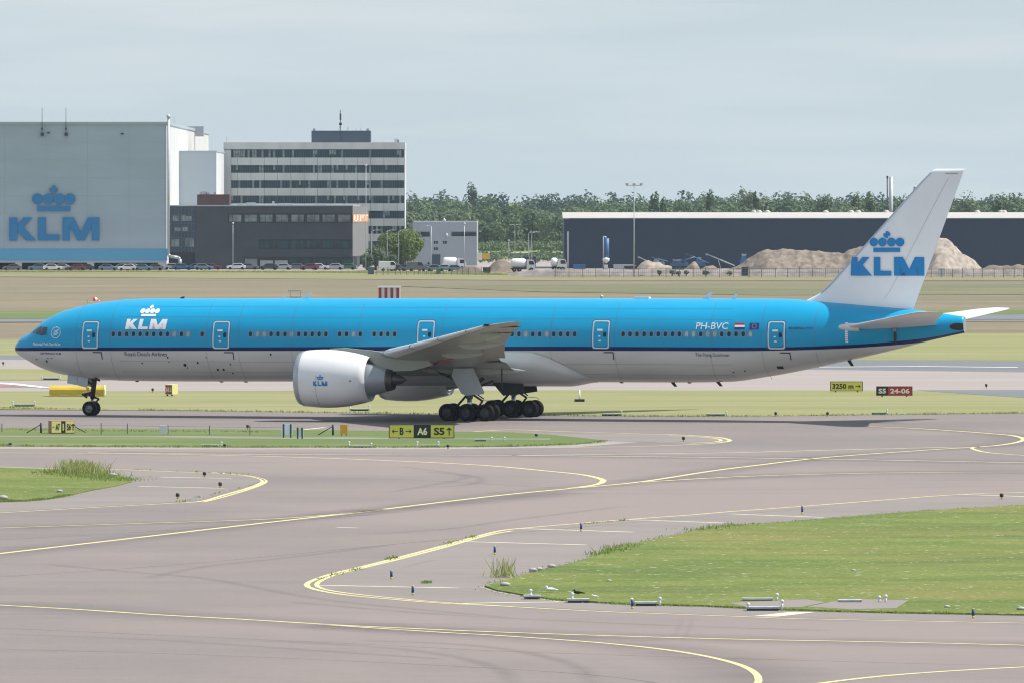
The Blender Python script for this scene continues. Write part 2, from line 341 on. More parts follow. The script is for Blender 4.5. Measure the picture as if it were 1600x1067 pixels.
# painted markings
def paint_mat(name, c, wear=.35):
    m = bpy.data.materials.new(name); m.use_nodes = True; n = m.node_tree; L = n.links.new
    b = n.nodes['Principled BSDF']; b.inputs['Roughness'].default_value = .7
    g = n.nodes.new('ShaderNodeNewGeometry'); t = n.nodes.new('ShaderNodeTexNoise'); t.inputs['Scale'].default_value = 1.1; t.inputs['Detail'].default_value = 9
    L(g.outputs['Position'], t.inputs['Vector'])
    r = n.nodes.new('ShaderNodeMapRange'); r.inputs[1].default_value = .48; r.inputs[2].default_value = .72; r.inputs[4].default_value = wear
    L(t.outputs[0], r.inputs[0]); x = n.nodes.new('ShaderNodeMix'); x.data_type = 'RGBA'
    x.inputs[6].default_value = (*c, 1); x.inputs[7].default_value = (.28, .25, .23, 1)
    L(r.outputs[0], x.inputs[0]); L(x.outputs[2], b.inputs['Base Color']); MAT[name] = m; return m
YEL = paint_mat('yellow_paint', (.66, .57, .27)); PALE = paint_mat('pale_paint', (.68, .62, .45), .6); WPT = paint_mat('white_marking_paint', (.72, .72, .70), .3)
def soft_mat(name, c, strength):
    m = bpy.data.materials.new(name); m.use_nodes = True; n = m.node_tree; L = n.links.new
    b = n.nodes['Principled BSDF']; b.inputs['Base Color'].default_value = (*c, 1); b.inputs['Roughness'].default_value = .9
    at = n.nodes.new('ShaderNodeAttribute'); at.attribute_name = 'soft'
    g = n.nodes.new('ShaderNodeNewGeometry'); t = n.nodes.new('ShaderNodeTexNoise'); t.inputs['Scale'].default_value = .35; t.inputs['Detail'].default_value = 6
    L(g.outputs['Position'], t.inputs['Vector'])
    mu = n.nodes.new('ShaderNodeMath'); mu.operation = 'MULTIPLY'; L(at.outputs['Fac'], mu.inputs[0]); L(t.outputs[0], mu.inputs[1])
    m2 = n.nodes.new('ShaderNodeMath'); m2.operation = 'MULTIPLY'; m2.inputs[1].default_value = strength*2; L(mu.outputs[0], m2.inputs[0])
    L(m2.outputs[0], b.inputs['Alpha']); return m
RUBBER = soft_mat('rubber_stain', (.12, .115, .115), .14); LANE = soft_mat('worn_lane', (.15, .14, .14), .24)
def ribbon(name, pts, w, m, z=.012, off=0, soft=False, step=6, label=None):
    c = catmull(pts, step); g = [Vector(G(*p)) for p in c]; L_, R_, MD = [], [], []
    for i, p in enumerate(g):
        d = (g[min(i+1, len(g)-1)]-g[max(i-1, 0)]).normalized(); nn = Vector((-d.y, d.x))
        q = p+nn*off; L_.append((*(q+nn*w/2), z)); R_.append((*(q-nn*w/2), z)); MD.append((*q, z))
    b = MB()
    rows = [[a, mm, c2] for a, mm, c2 in zip(L_, MD, R_)] if soft else [[a, c2] for a, c2 in zip(L_, R_)]
    b.grid(rows, sm=False); o = b.build(name, m, fix=False); me = o.data
    for p in me.polygons:
        if p.normal.z < 0: p.flip()
    if soft:
        a = me.attributes.new('soft', 'FLOAT', 'POINT'); n = len(rows)
        a.data.foreach_set('value', [(0 if k % 3 != 1 else 1)*min(1, (k//3)/6, (n-1-k//3)/6) for k in range(3*n)])
    o['kind'] = 'structure'
    if label: o['label'] = label
    return o
LA = [(-60,872),(0,864.5),(250,835.5),(400,818),(560,800),(700,783),(800,771.5),(900,762),(1000,752.5),(1112,735.5),(1187,726),(1262,717),(1337,710.5),(1450,702.6),(1525,698),(1562,695),(1589,690.6),(1600,686),(1585,680.5),(1540,676.4),(1480,672),(1412,668),(1352,666)]
LJ = [(-60,941),(0,945),(125,952),(250,960.3),(375,967),(500,974.5),(565,978),(752,986),(940,992.5),(1160,998.5),(1400,1003),(1700,1010)]
LK = [(500,974.9),(565,979.5),(690,987.5),(784,992.8),(940,1004),(1050,1016),(1120,1028.5),(1165,1042),(1184,1056),(1182,1070),(1160,1085)]
LC = [(137,707),(400,709.5),(800,711),(1000,713),(1200,715.5),(1375,718.3),(1700,724.5)]
for l, w in ((LA, 5), (LJ, 7), (LK, 6), (LC, 9), ([(0,825),(200,818),(400,812),(560,800),(900,768)], 5), ([(1000,753),(1150,745),(1400,738),(1650,737)], 8)):
    ribbon('tyre_lane', l, w, LANE, .007, soft=True, label='darker worn lane along a taxiway line')
ribbon('marking_line', LA, 0.37, YEL, label='long yellow taxiway centre line crossing the junction')
ribbon('marking_line', LJ, 0.31, YEL); ribbon('marking_line', LK, 0.26, YEL); ribbon('marking_line', LC, 0.43, PALE)
ribbon('marking_line', [(-60,706.5),(0,707),(200,708.5),(430,713),(625,720),(760,727),(860,736),(910,741.3),(938,747.5),(942,752),(930,757),(890,762.5)], 0.37, YEL)
ribbon('marking_line', [(1000,753),(1150,744.5),(1300,740),(1450,737.7),(1700,736.5)], 0.35, YEL)
ribbon('marking_line', [(800,711),(1000,708.8),(1150,706.7),(1262,703.7),(1412,700),(1506,698)], 0.35, PALE)
ribbon('marking_line', [(1700,716),(1600,711),(1544,706.7),(1523,702),(1519,699.4),(1530,697.5)], 0.26, YEL)
ribbon('marking_line', [(-60,827),(0,824.5),(200,818),(400,811.5),(510,804.5),(600,795.3)], 0.26, YEL)
ribbon('marking_line', [(1650,1039),(1500,1047),(1400,1054),(1330,1061),(1260,1070)], 0.31, YEL)
TG = [(-60,727),(0,729),(90,732),(175,733),(275,736.7),(350,739.5),(385,743),(404,747),(411,751),(404,756),(385,763),(350,773),(312,783),(250,787),(125,793.8),(0,801),(-60,805)]
ribbon('marking_line', TG, .24, YEL); ribbon('marking_line', [(330,737.5),(370,740.7),(400,745),(416,751),(407,757.5),(385,765.5),(350,776),(318,784)], 0.19, YEL)
TI = [(1700,763),(1600,768.7),(1528,771),(1456,775),(1341,784),(1240,791.7),(1140,799),(1081,804),(976,811.5),(897.5,818),(818.7,824.6),(784,828.5),(752,836),(690,853),(627.5,869.5),(565,885.2),(518,896.5),(490,906),(479,913),(490,920),(534,928.3),(596,934.5),(690,942),(784,946.6),(940,955),(1160,963),(1240,966),(1427,970),(1700,975)]
ribbon('marking_line', TI, .25, YEL, label='yellow edge line round the right island')
ribbon('marking_line', [(800,829),(760,836.5),(690,856),(627,872.5),(565,887.5),(525,897.5),(503,906),(494.5,913),(504,919.5),(540,926),(600,932.5),(690,940.5),(800,947)], 0.21, YEL)
TF = [(740,674),(800,671),(870,673.5),(1000,677.5),(1045,678.3),(1094,680.7),(1127,683.5),(1141,687.6),(1129,690.6),(1090,693.6),(1000,697),(860,699)]
ribbon('marking_line', TF, .3, YEL); ribbon('marking_line', [(1045,680),(1090,682),(1117,684.5),(1127,687.5),(1117,690),(1080,692)], 0.22, YEL)
for l in ([(496,914),(717,918.4)], [(718,845.6),(916,851)], [(815,825.5),(989,831)], [(984,811.5),(1134,816.7)], [(1140,802.6),(1287,808)], [(1499,772),(1650,777)], [(712,942.6),(800,941),(884,940)], [(250,745),(362,747)], [(217,759.5),(350,762.5)], [(475,671),(507,667.5)], [(526,823.5),(558,824.5)]):
    ribbon('marking_line', l, .38, PALE, .013)
sheet('marking_line', [(1174,962.5),(1216,963),(1275,956.3),(1238,955.8)], .016, PALE, 'broad pale diagonal marking')
sheet('marking_line', [(1180,573.2),(1440,571.8),(1590,573.1),(1590,573.8),(1440,572.5),(1180,573.8)], .0, WPT, 'white runway edge line')
sheet('marking_line', [(-50,594.5),(30,599),(78,605),(70,606),(20,600.5),(-50,596)], .01, WPT)
mrun = mat('rubber_red_paint', (.33, .17, .15), .8, var=.3, scale=.1)
sheet('runway_marking', [(-100,598.5),(10,598.5),(55,604),(-100,604)], .006, mrun)
for k, l in enumerate([[(60,880),(200,893),(330,905),(520,938),(800,965)], [(220,905),(320,885),(440,872),(620,850)], [(640,735),(720,742),(715,750),(600,770)], [(620,728),(745,745),(730,757),(640,762)],
          [(560,1000),(760,1010),(900,1040),(930,1080)], [(400,1000),(640,1015),(780,1045),(800,1085)], [(560,835),(700,826),(800,812),(980,790)], [(450,940),(700,960),(1000,975),(1300,985)], [(0,990),(250,1000),(480,1015),(700,1030)],
          [(1050,1000),(1065,970),(1058,955)], [(1068,1002),(1080,972),(1075,955)], [(620,890),(680,875),(760,878)]]):
    ribbon('tyre_marks', l, 1.0 if k < 9 else .35, RUBBER, .011, soft=True, label='dark curved rubber streak left by tyres')

for l in ([(-60,905),(300,880),(700,842),(1000,815),(1300,792)], [(-60,1012),(400,1026),(900,1052),(1100,1080)], [(460,890),(640,888.5),(840,888),(1000,889)], [(-60,846),(300,826),(620,800)], [(200,745),(600,748),(1000,765),(1650,758)], [(0,981),(500,1003),(900,1021),(1650,1042)]):
    ribbon('pavement_joint', l, .28, soft_mat('joint_seal', (.10,.095,.095), .35), .0105, soft=True, label='thin dark sealed joint in the taxiway pavement')
# ------------------------------------------------------------------ AIRLINER (local frame: x = aft, y = starboard, z up)
AIR = thing('airliner', (PX, PY, 0), 'blue and grey long airliner taxiing across the picture on the far taxiway', 'airliner', rz=-A)
tips = [(24.3,545.2),(25.2,541),(26.7,537.5),(31.2,531.6),(39.1,525),(48,520.2),(51.5,517.8),(55.5,514),(59.4,510.6),(63.3,507.8),(70.6,501.5),(83,494.2),(98.7,486.9),(115.6,481.9),(132.4,477.7),(155,473.4),(177.4,470.4),(209,467.6),(250,466.6),(300,466.6),(600,466.4),(900,466.6),(1100,466.8),(1200,467),(1240,467.8),(1261,469.5),(1324,474.6),(1370,479),(1424.6,483.8),(1465,489),(1508,495.3)]
bots = [(24.3,545.2),(25.3,549),(31.5,555),(45,563.2),(67.5,575.2),(88,582),(106.6,586),(126,589.2),(157.4,592.5),(202,594.5),(270,595.3),(455,595.6),(700,596),(935,596.6),(1070,597),(1140,596),(1197,588.6),(1255,578.2),(1312,566),(1341,559.8),(1399,546.2),(1456,531.5),(1507,520.3)]
TT = Bd(24.3,545.2,0)[0]; TE_ = Bd(1507.5,508,0)[0]
def prof(pp):
    q = [Bd(x, y, 0) for x, y in pp]; return pchip([math.sqrt(max(0, a-TT)) for a, b in q], [b for a, b in q])
_zt, _zb = prof(tips), prof(bots)
ztop = lambda t: _zt(math.sqrt(max(0, t-TT))); zbot = lambda t: _zb(math.sqrt(max(0, t-TT)))
_w = pchip([0,.3,.7,1.0,1.4,1.8,2.2,2.7,3.1,7.2,7.55,7.85,8.1,8.3,math.sqrt(TE_-TT)], [0,.38,.92,1.3,1.78,2.2,2.58,2.92,3.1,3.1,2.95,2.5,1.9,1.35,.42])
hw = lambda t: _w(math.sqrt(max(0, t-TT)))
def fy(t, z):                                  # half width of the hull at station t, height z
    a, b = ztop(t), zbot(t); zc, h = (a+b)/2, max(1e-3, (a-b)/2); q = max(-1., min(1., (z-zc)/h))
    return hw(t)*math.sqrt(max(0, 1-q*q))
def onhull(t, z, off=.015, side=-1):
    a, b = ztop(t), zbot(t); zc, h = (a+b)/2, (a-b)/2; w = hw(t); q = max(-.999, min(.999, (z-zc)/h))
    y = w*math.sqrt(1-q*q); ny, nzz = y/(w*w), (z-zc)/(h*h); l = math.hypot(ny, nzz)
    return (t, side*(y+off*ny/l), z+off*nzz/l)
def hullpx(px, py, off=.015):
    yb = -2.5
    for _ in range(14):
        t, z = Bd(px, py, yb); yb = .5*yb-.5*fy(t, z)
    return t, z
st_t = [(24.3,543.4,547.4),(100,543.3,547.5),(400,542.9,547.5),(1000,542.5,547.5),(1140,543.3,547.9),(1226,543,547),(1312,540,544.2),(1355,537.6,541.6),(1399,534,538.4),(1440,529.5,533.8),(1507,517,520.3)]
s1 = [Bd(x, a, -(.2 if x < 30 else 2.4 if x < 120 else 3.1 if x < 1230 else 2.6 if x < 1320 else 1.6)) for x, a, b in st_t]
s2 = [Bd(x, b, -(.2 if x < 30 else 2.4 if x < 120 else 3.1 if x < 1230 else 2.6 if x < 1320 else 1.6)) for x, a, b in st_t]
fs1 = pchip([a for a, b in s1], [b for a, b in s1]); fs2 = pchip([a for a, b in s2], [b for a, b in s2])
ts = [TT+.001+(3.2*i/44)**2*1.0 for i in range(45)]
t = ts[-1]
while t < 17: t += .8; ts.append(t)
while t < TE_-.5: t += .45; ts.append(t)
ts.append(TE_)
def ring(t):
    a, b = ztop(t), zbot(t); zc, h, w = (a+b)/2, (a-b)/2, hw(t)
    th = lambda z: math.acos(max(-1., min(1., (z-zc)/h)))
    e = h*.0004; z1 = max(b+2*e, min(a-2*e, fs1(t)+.03)); z2 = max(b+e, min(z1-e, fs2(t)-.03))
    t1, t2 = th(z1), th(z2); an = [t1*i/20 for i in range(21)]+[t2]+[t2+(math.pi-t2)*i/14 for i in range(1, 15)]
    half = [(t, -w*math.sin(q), zc+h*math.cos(q)) for q in an]
    return half, [(x, -y, z) for x, y, z in half]
hull = MB(); rr = [ring(t) for t in ts]
for side in (0, 1):
    for a, b in ((0, 20), (20, 21), (21, 35)):
        hull.grid([r[side][a:b+1] for r in rr], mi=(0 if b == 20 else 1 if b == 21 else 2))
last = rr[-1]; hull.add(last[0]+last[1][::-1], [tuple(range(len(last[0])*2))], 3)
FUS = hull.build('fuselage', [BLUE, NAVY, GREY, CORE], AIR)
# tail cone outlet
ox = MB(); ec = Bd(1494, 510.5, -.35)
pts = [(ec[0]+.2+.62*math.cos(a)*1, ec[1]+.26*math.sin(a)) for a in [2*math.pi*i/20 for i in range(20)]]
polys_to_mesh([pts], lambda u, v: onhull(min(u, TE_-.01), v, .02), 'exhaust_outlet', mat('outlet_brown', (.03,.022,.016), .7), AIR, cut=.08)

# windows
def rrect(cu, cv, w, h, r, n=4):
    o = []
    for sx, sy, a0 in ((1,1,0),(-1,1,90),(-1,-1,180),(1,-1,270)):
        for k in range(n+1):
            an = math.radians(a0+90*k/n); o.append((cu+sx*(w/2-r)+r*math.cos(an), cv+sy*(h/2-r)+r*math.sin(an)))
    return o
def win(px, shade=None, py=522.2, side=-1, mats=None):
    t, z = hullpx(px, py); b = MB()
    o = rrect(0, 0, .42, .54, .17); i = rrect(0, 0, .25, .36, .12); n = len(o)
    b.add([onhull(t+u, z+v, .012, side) for u, v in o]+[onhull(t+u, z+v, .014, side) for u, v in i], [(k, (k+1) % n, n+(k+1) % n, n+k) for k in range(n)], 0)
    b.add([onhull(t+u, z+v, .008, side) for u, v in i], [tuple(range(n))], 1)
    return b.build('window', [WRING, shade or PANE], FUS)
wl = [177,187.1,197.9,208.5,219,229.6,240.2,251.2,261.7,272.3,283.6,293.9,316,391.4,402.2,412.8,423.6,434.4,445.4,455.7,466.8,477.3,487.9,498.7,509.3,530.7,541.5,552.3,563,584.7,595.5,606,616.6,
      789.5,800.3,810.9,821.7,832.5,843.3,854.3,865.3,876,887.1,897.9,973.7,984.5,995.3,1006.6,1017.6,1028.6,1039.6,1050.9,1061.5,1072.7,1083.5,1094.8,1105.6,1116.8,1127.8,1139.1,1150.2,1161.3,1172.5]
shl = {272.3:1, 293.9:1, 402.2:1, 412.8:1, 455.7:1, 552.3:1, 789.5:1, 821.7:1, 854.3:1, 1072.7:2, 1083.5:2, 1105.6:1, 1116.8:1, 1172.5:2}
for x in wl: win(x, {1: SHADE, 2: SHADE2, None: None}[shl.get(x)])
# doors
def door(x0, x1, y0, y1):
    c = hullpx((x0+x1)/2, (y0+y1)/2); a = hullpx(x0, (y0+y1)/2)[0]; b_ = hullpx(x1, (y0+y1)/2)[0]
    zt, zb = hullpx((x0+x1)/2, y0)[1], hullpx((x0+x1)/2, y1)[1]; w, h = (b_-a), zt-zb; cu, cv = (a+b_)/2, (zt+zb)/2
    def dense(p, k=5):
        o = []
        for i in range(len(p)):
            q, r = p[i], p[(i+1) % len(p)]
            for j in range(k): o.append((q[0]+(r[0]-q[0])*j/k, q[1]+(r[1]-q[1])*j/k))
        return o
    b = MB(); o = dense(rrect(cu, cv, w, h, .2)); i = dense(rrect(cu, cv, w-.2, h-.2, .13)); n = len(o)
    for s in (-1,):
        b.add([onhull(u, v, .014, s) for u, v in o]+[onhull(u, v, .016, s) for u, v in i], [(k, (k+1) % n, n+(k+1) % n, n+k) for k in range(n)], 0, False)
        o2 = dense(rrect(cu, cv, w+.1, h+.1, .22))
        b.add([onhull(u, v, .008, s) for u, v in o2]+[onhull(u, v, .01, s) for u, v in o], [(k, (k+1) % n, n+(k+1) % n, n+k) for k in range(n)], 1, False)
    d = b.build('door', [SILVER, mat('door_gap', (.02, .10, .2), .5)], AIR)
    for nm, u, v, ww, hh in (('door_placard',.0,.32,.42,.14), ('handle',-.02,-.12,.16,.10), ('door_placard',.02,-.45,.2,.10)):
        m = MB(); q = rrect(cu+u-.08, cv+v, ww, hh, .03, 2); m.add([onhull(x, z, .02) for x, z in q], [tuple(range(len(q)))], 0); m.build(nm, [LWHITE], d)
    m = MB(); q = rrect(cu+.3, cv+.0, .24, .36, .1, 4); m.add([onhull(x, z, .02) for x, z in q], [tuple(range(len(q)))], 0); m.build('window', [PANE], d)
    q = MB(); tz = zb-.28
    for u0, u1, v0, v1 in ((cu+.2, cu+.95, tz-.03, tz+.05), (cu+.87, cu+.95, tz-.5, tz-.03)):
        q.add([onhull(x, z, .016) for x, z in ((u0,v0),(u1,v0),(u1,v1),(u0,v1))], [(0,1,2,3)])
    q.build('bracket_mark', [NTEXT], AIR)
for a in ((128,153.2,502.2,544.6), (332,358.3,502,544.8), (651.5,678.5,501,544.6), (925.3,952,500.8,544.6), (1199.3,1226.3,502.2,545.2)): door(*a)
# cockpit windows
for pl in ([(67.8,511.2),(74.2,511.8),(73.6,515),(72.2,523.2),(62.4,524.2)], [(62.6,510.8),(66.6,510.9),(61,523.8),(54.6,521)], [(57.6,512.6),(61,511.4),(53.4,520.8),(50.4,519.9)]):
    q = [hullpx(x, y) for x, y in pl]
    for s in (-1, 1):
        polys_to_mesh([q], lambda u, v, s=s: onhull(u, v, .03, s), 'cockpit_window', GLASS, FUS, cut=.12)
# markings on the hull
def decal_text(txt, x0, x1, y0, y1, m, bold=0, name='lettering', shear=0, parent=None):
    uv, fs = textmesh(txt, 1, bold, shear)
    a, zb = hullpx(x0, y1); b_, zt = hullpx(x1, y0)
    b = MB(); b.add([onhull(a+(b_-a)*u, zb+(zt-zb)*v, .02) for u, v in uv], fs, 0)
    return b.build(name, m, parent or FUS, fix=False)
def decal_logo(x0, x1, y0, y1, m, shear=0):     # box of the three letters
    a, zb = hullpx(x0, y1); b_, zt = hullpx(x1, y0); k = (b_-a-shear*(zt-zb))/3.93; h = zt-zb
    polys = [[(a+x*k+y*shear*h, zb+y*h*(1 if y <= 1 else 1)) for x, y in p] for p in logo_shapes()]
    return polys_to_mesh(polys, lambda u, v: onhull(u, v, .02), 'airline_logo', m, FUS, cut=.15)
decal_logo(195.3, 262.2, 499.2, 514.6, LWHITE, .10)
decal_text('PH-BVC', 1087, 1138.6, 504.4, 514.6, LWHITE, .006, 'registration', .08)
decal_text('Royal Dutch Airlines', 195.5, 260.5, 549.8, 557.6, NTEXT, 0, shear=0)
decal_text('The Flying Dutchman', 1087, 1139, 551.6, 558, NTEXT, 0, shear=0)
decal_text("Nationaal Park Sian Ka'an", 51.5, 94.5, 535.2, 539.4, LWHITE, .008)
decal_text('AIR FRANCE KLM', 63, 95, 550.5, 553.2, NTEXT, .008)
decal_text('BOEING 777', 1233, 1270, 511.5, 515, NTEXT, .008)
def decal_rect(x0, x1, y0, y1, m, name='marking', off=.018):
    a, zb = hullpx(x0, y1); b_, zt = hullpx(x1, y0)
    return polys_to_mesh([[(a,zb),(b_,zb),(b_,zt),(a,zt)]], lambda u, v: onhull(u, v, off), name, m, FUS, cut=.15)
FR = mat('flag_red', (.42, .03, .04), .5); FB = mat('flag_blue', (.01, .03, .22), .5); GOLD = mat('flag_gold', (.6, .45, .05), .5)
fl = MB()
for (y0, y1, mi) in ((504.9,508.2,0),(508.2,511.5,1),(511.5,514.8,2)):
    a, zb = hullpx(1147.8, y1); b_, zt = hullpx(1163.8, y0)
    fl.add([onhull(u, v, .02) for u, v in ((a,zb),(b_,zb),(b_,zt),(a,zt))], [(0,1,2,3)], mi)
fl.build('national_flag', [FR, LWHITE, FB], FUS)
fl = MB(); a, zb = hullpx(1170.7, 515); b_, zt = hullpx(1186.5, 505); fl.add([onhull(u, v, .02) for u, v in ((a,zb),(b_,zb),(b_,zt),(a,zt))], [(0,1,2,3)], 0)
for k in range(12):
    an = k*math.pi/6; u, v = (a+b_)/2+.15*math.cos(an), (zt+zb)/2+.15*math.sin(an)
    fl.add([onhull(u+.03*math.cos(q), v+.03*math.sin(q), .026) for q in (0, 1.57, 3.14, 4.71)], [(0,1,2,3)], 1)
fl.build('union_flag', [FB, GOLD], FUS)
# round alliance emblem
ec = hullpx(87.3, 520.0); em = MB()
def arc(r0, r1, a0, a1, n=18):
    vs = []; 
    for i in range(n+1):
        q = math.radians(a0+(a1-a0)*i/n); vs += [(ec[0]+r0*math.cos(q), ec[1]+r0*math.sin(q)), (ec[0]+r1*math.cos(q), ec[1]+r1*math.sin(q))]
    em.add([onhull(u, v, .02) for u, v in vs], [(2*i, 2*i+1, 2*i+3, 2*i+2) for i in range(n)])
arc(.38,.42,-200,20); 
for k in range(7): arc(.36,.44,150-k*18,142-k*18,3)
for k in range(4):
    y0 = -.16+.1*k; em.add([onhull(ec[0]+x, ec[1]+y, .02) for x, y in ((-.2,y0-.06),(.05,y0-.02),(.22,y0+.08),(.22,y0+.11),(.03,y0+.03),(-.2,y0-.02))], [(0,1,2,3,4,5)])
em.build('alliance_emblem', [LWHITE], FUS)
for x, y, r in ((73,564,.09),(57,561,.05),(75,559.4,.05),(81,559.4,.05),(110,588.5,.12),(262,558.3,.07),(289,569.8,.12),(293,574,.05),(309,566.5,.08),(360,569,.06),(340.5,577,.09),(349.5,577,.09),(364,582.5,.06),(423,553.5,.08),(222,567,.06),(264,565,.05),(322,558,.05),(153,592,.16),(1146,581,.06),(1164,579,.06)):
    t_, z_ = hullpx(x, y); b = MB(); b.add([onhull(t_+r*math.cos(q), z_+r*math.sin(q), .016) for q in [k*math.pi/4 for k in range(8)]], [tuple(range(8))]); b.build('port_hole', [DARK], FUS)
decal_rect(1215, 1223.5, 571.6, 575.8, DARK, 'outflow_valve')
# seams
seam = mat('panel_seam', (.12, .2, .26), .5); seamg = mat('panel_seam_grey', (.3, .3, .3), .5)
for x in (118, 172, 322, 372, 455, 560, 690, 860, 960, 1110, 1190, 1273):
    for (y0, y1, m) in ((469.5,541,seam),(549.5,592,seamg)):
        if y1 > 575 and x > 1190: y1 = 572
        t0 = hullpx(x, 530)[0]; za, zb = hullpx(x, y0)[1], hullpx(x, y1)[1]
        b = MB(); b.grid([[onhull(t0-.012, za+(zb-za)*k/14, .012), onhull(t0+.012, za+(zb-za)*k/14, .012)] for k in range(15)]); b.build('panel_joint', [m], FUS, fix=False)
for py in (481, 497, 567, 583):
    b = MB(); b.grid([[onhull(q, hullpx(700, py)[1]-.008, .012), onhull(q, hullpx(700, py)[1]+.008, .012)] for q in [-28+47*k/60 for k in range(61)]]); b.build('panel_joint', [seam if py < 540 else seamg], FUS, fix=False)
# blade antennas and roof bits
def blade(px, h, l=.55, lean=.35, m=WHITE, top=True, name='antenna'):
    t_ = Bd(px, 467, 0)[0]; z0 = ztop(t_)-.05 if top else zbot(t_)+.05; s = 1 if top else -1
    b = MB(); b.prism([(t_-l/2,-.03,z0),(t_+l/2,-.03,z0),(t_+l/2+lean,-.03,z0+s*h),(t_+l/2+lean-.22,-.03,z0+s*h)], (0,.06,0)); b.build(name, [m], AIR)
blade(475,.5); blade(1101,.5); blade(1145,.35,.35,.2); blade(283,.18,.4,.1,DSTRUT); blade(441,.22,.3,.1,WHITE)
for x in (1050, 1121, 1326): blade(x, .35 if x < 1300 else .45, .3, .25, DSTRUT, False)
for x in (213, 345, 383, 970, 1076): blade(x, .12, .3, .05, DSTRUT, False)
b = MB(); t_ = Bd(1003,466,0)[0]; b.box(t_-.5,t_+.6,-.3,.3,ztop(t_)-.1,ztop(t_)+.12); b.build('roof_dome', [WHITE], AIR)

# belly fairing
bf = MB(); rows = []
def bulge(t):
    return smooth((t+13)/3.5)*smooth((8.2-t)/2.2)
for k in range(61):
    t_ = -13+21.1*k/60; zt_ = 5.0 if t_ < 3.6 else 5.0-2.0*((t_-3.6)/4.5)**1.5
    if t_ < -9: zt_ = 5.0-2.0*((-9-t_)/4)**1.5
    a, c = ztop(t_), zbot(t_); zc, h = (a+c)/2, (a-c)/2
    th0 = math.acos(max(-1, min(1, (zt_-zc)/h))); row = []
    for i in range(29):
        q = th0+(2*math.pi-2*th0)*i/28; e = bulge(t_)*min(1, .25+smooth(min(i, 28-i)/4)); s = (1+.085*e)
        row.append((t_, -3.1*s*math.sin(q), zc+h*math.cos(q)*(1+.10*e)-.012))
    rows.append(row)
bf.grid(rows); bf.build('belly_fairing', [mat('fairing_grey', (.64,.67,.67), .32, var=.08, scale=.5, coat=.3)], AIR)

# wings: (y, t_le, z_le, chord, z_te, thickness)
def interp(tab, y):
    for a, b in zip(tab, tab[1:]):
        if y <= b[0]:
            k = (y-a[0])/(b[0]-a[0]); return [p+(q-p)*k for p, q in zip(a, b)]
    return tab[-1]
def foil(n=14):
    xs = [.5*(1-math.cos(math.pi*i/n)) for i in range(n+1)]
    yt = lambda x: 5*(.2969*math.sqrt(x)-.126*x-.3516*x*x+.2843*x**3-.1015*x**4)
    return [(x, yt(x)) for x in xs[::-1]]+[(x, -yt(x)*.75) for x in xs[1:]]
FO = foil()
def section(tab, y, side=1, vert=False):
    _, tl, zl, c, zt, th = interp(tab, y)
    if vert: return [(tl+x*c, v*th, y) for x, v in FO]
    return [(tl+x*c, side*y, zl+(zt-zl)*x+v*th) for x, v in FO]
WT = [(2.4,-10.9,3.85,13.9,3.55,1.55),(3.1,-10.35,3.95,13.2,3.62,1.5),(6.5,-7.9,4.45,10.9,4.05,1.15),(9.6,-5.59,4.86,9.2,4.5,.92),(10.4,-5.0,4.95,8.8,4.6,.88),(16,-.9,5.62,6.3,5.58,.64),(22,3.5,6.38,4.1,6.56,.42),(26,6.43,6.9,3.05,7.08,.30),(28.4,8.2,7.24,2.45,7.33,.22),(30.2,9.9,7.44,1.55,7.5,.14),(31.6,10.95,7.56,.9,7.58,.08),(32.4,11.7,7.62,.3,7.62,.04)]
WY = [2.4,3.1,4,5,6.5,8,9.6,10.4,12,14,16,18,20,22,24,26,27.3,28.4,29.3,30.2,30.9,31.6,32.1,32.4]
YFAIR = [(-7.3, 823, 578.2, -5.4), (0, 787, 543.4, -13.4), (0, 792, 532.8, -18.6), (0, 783.2, 522.8, -24.2)]
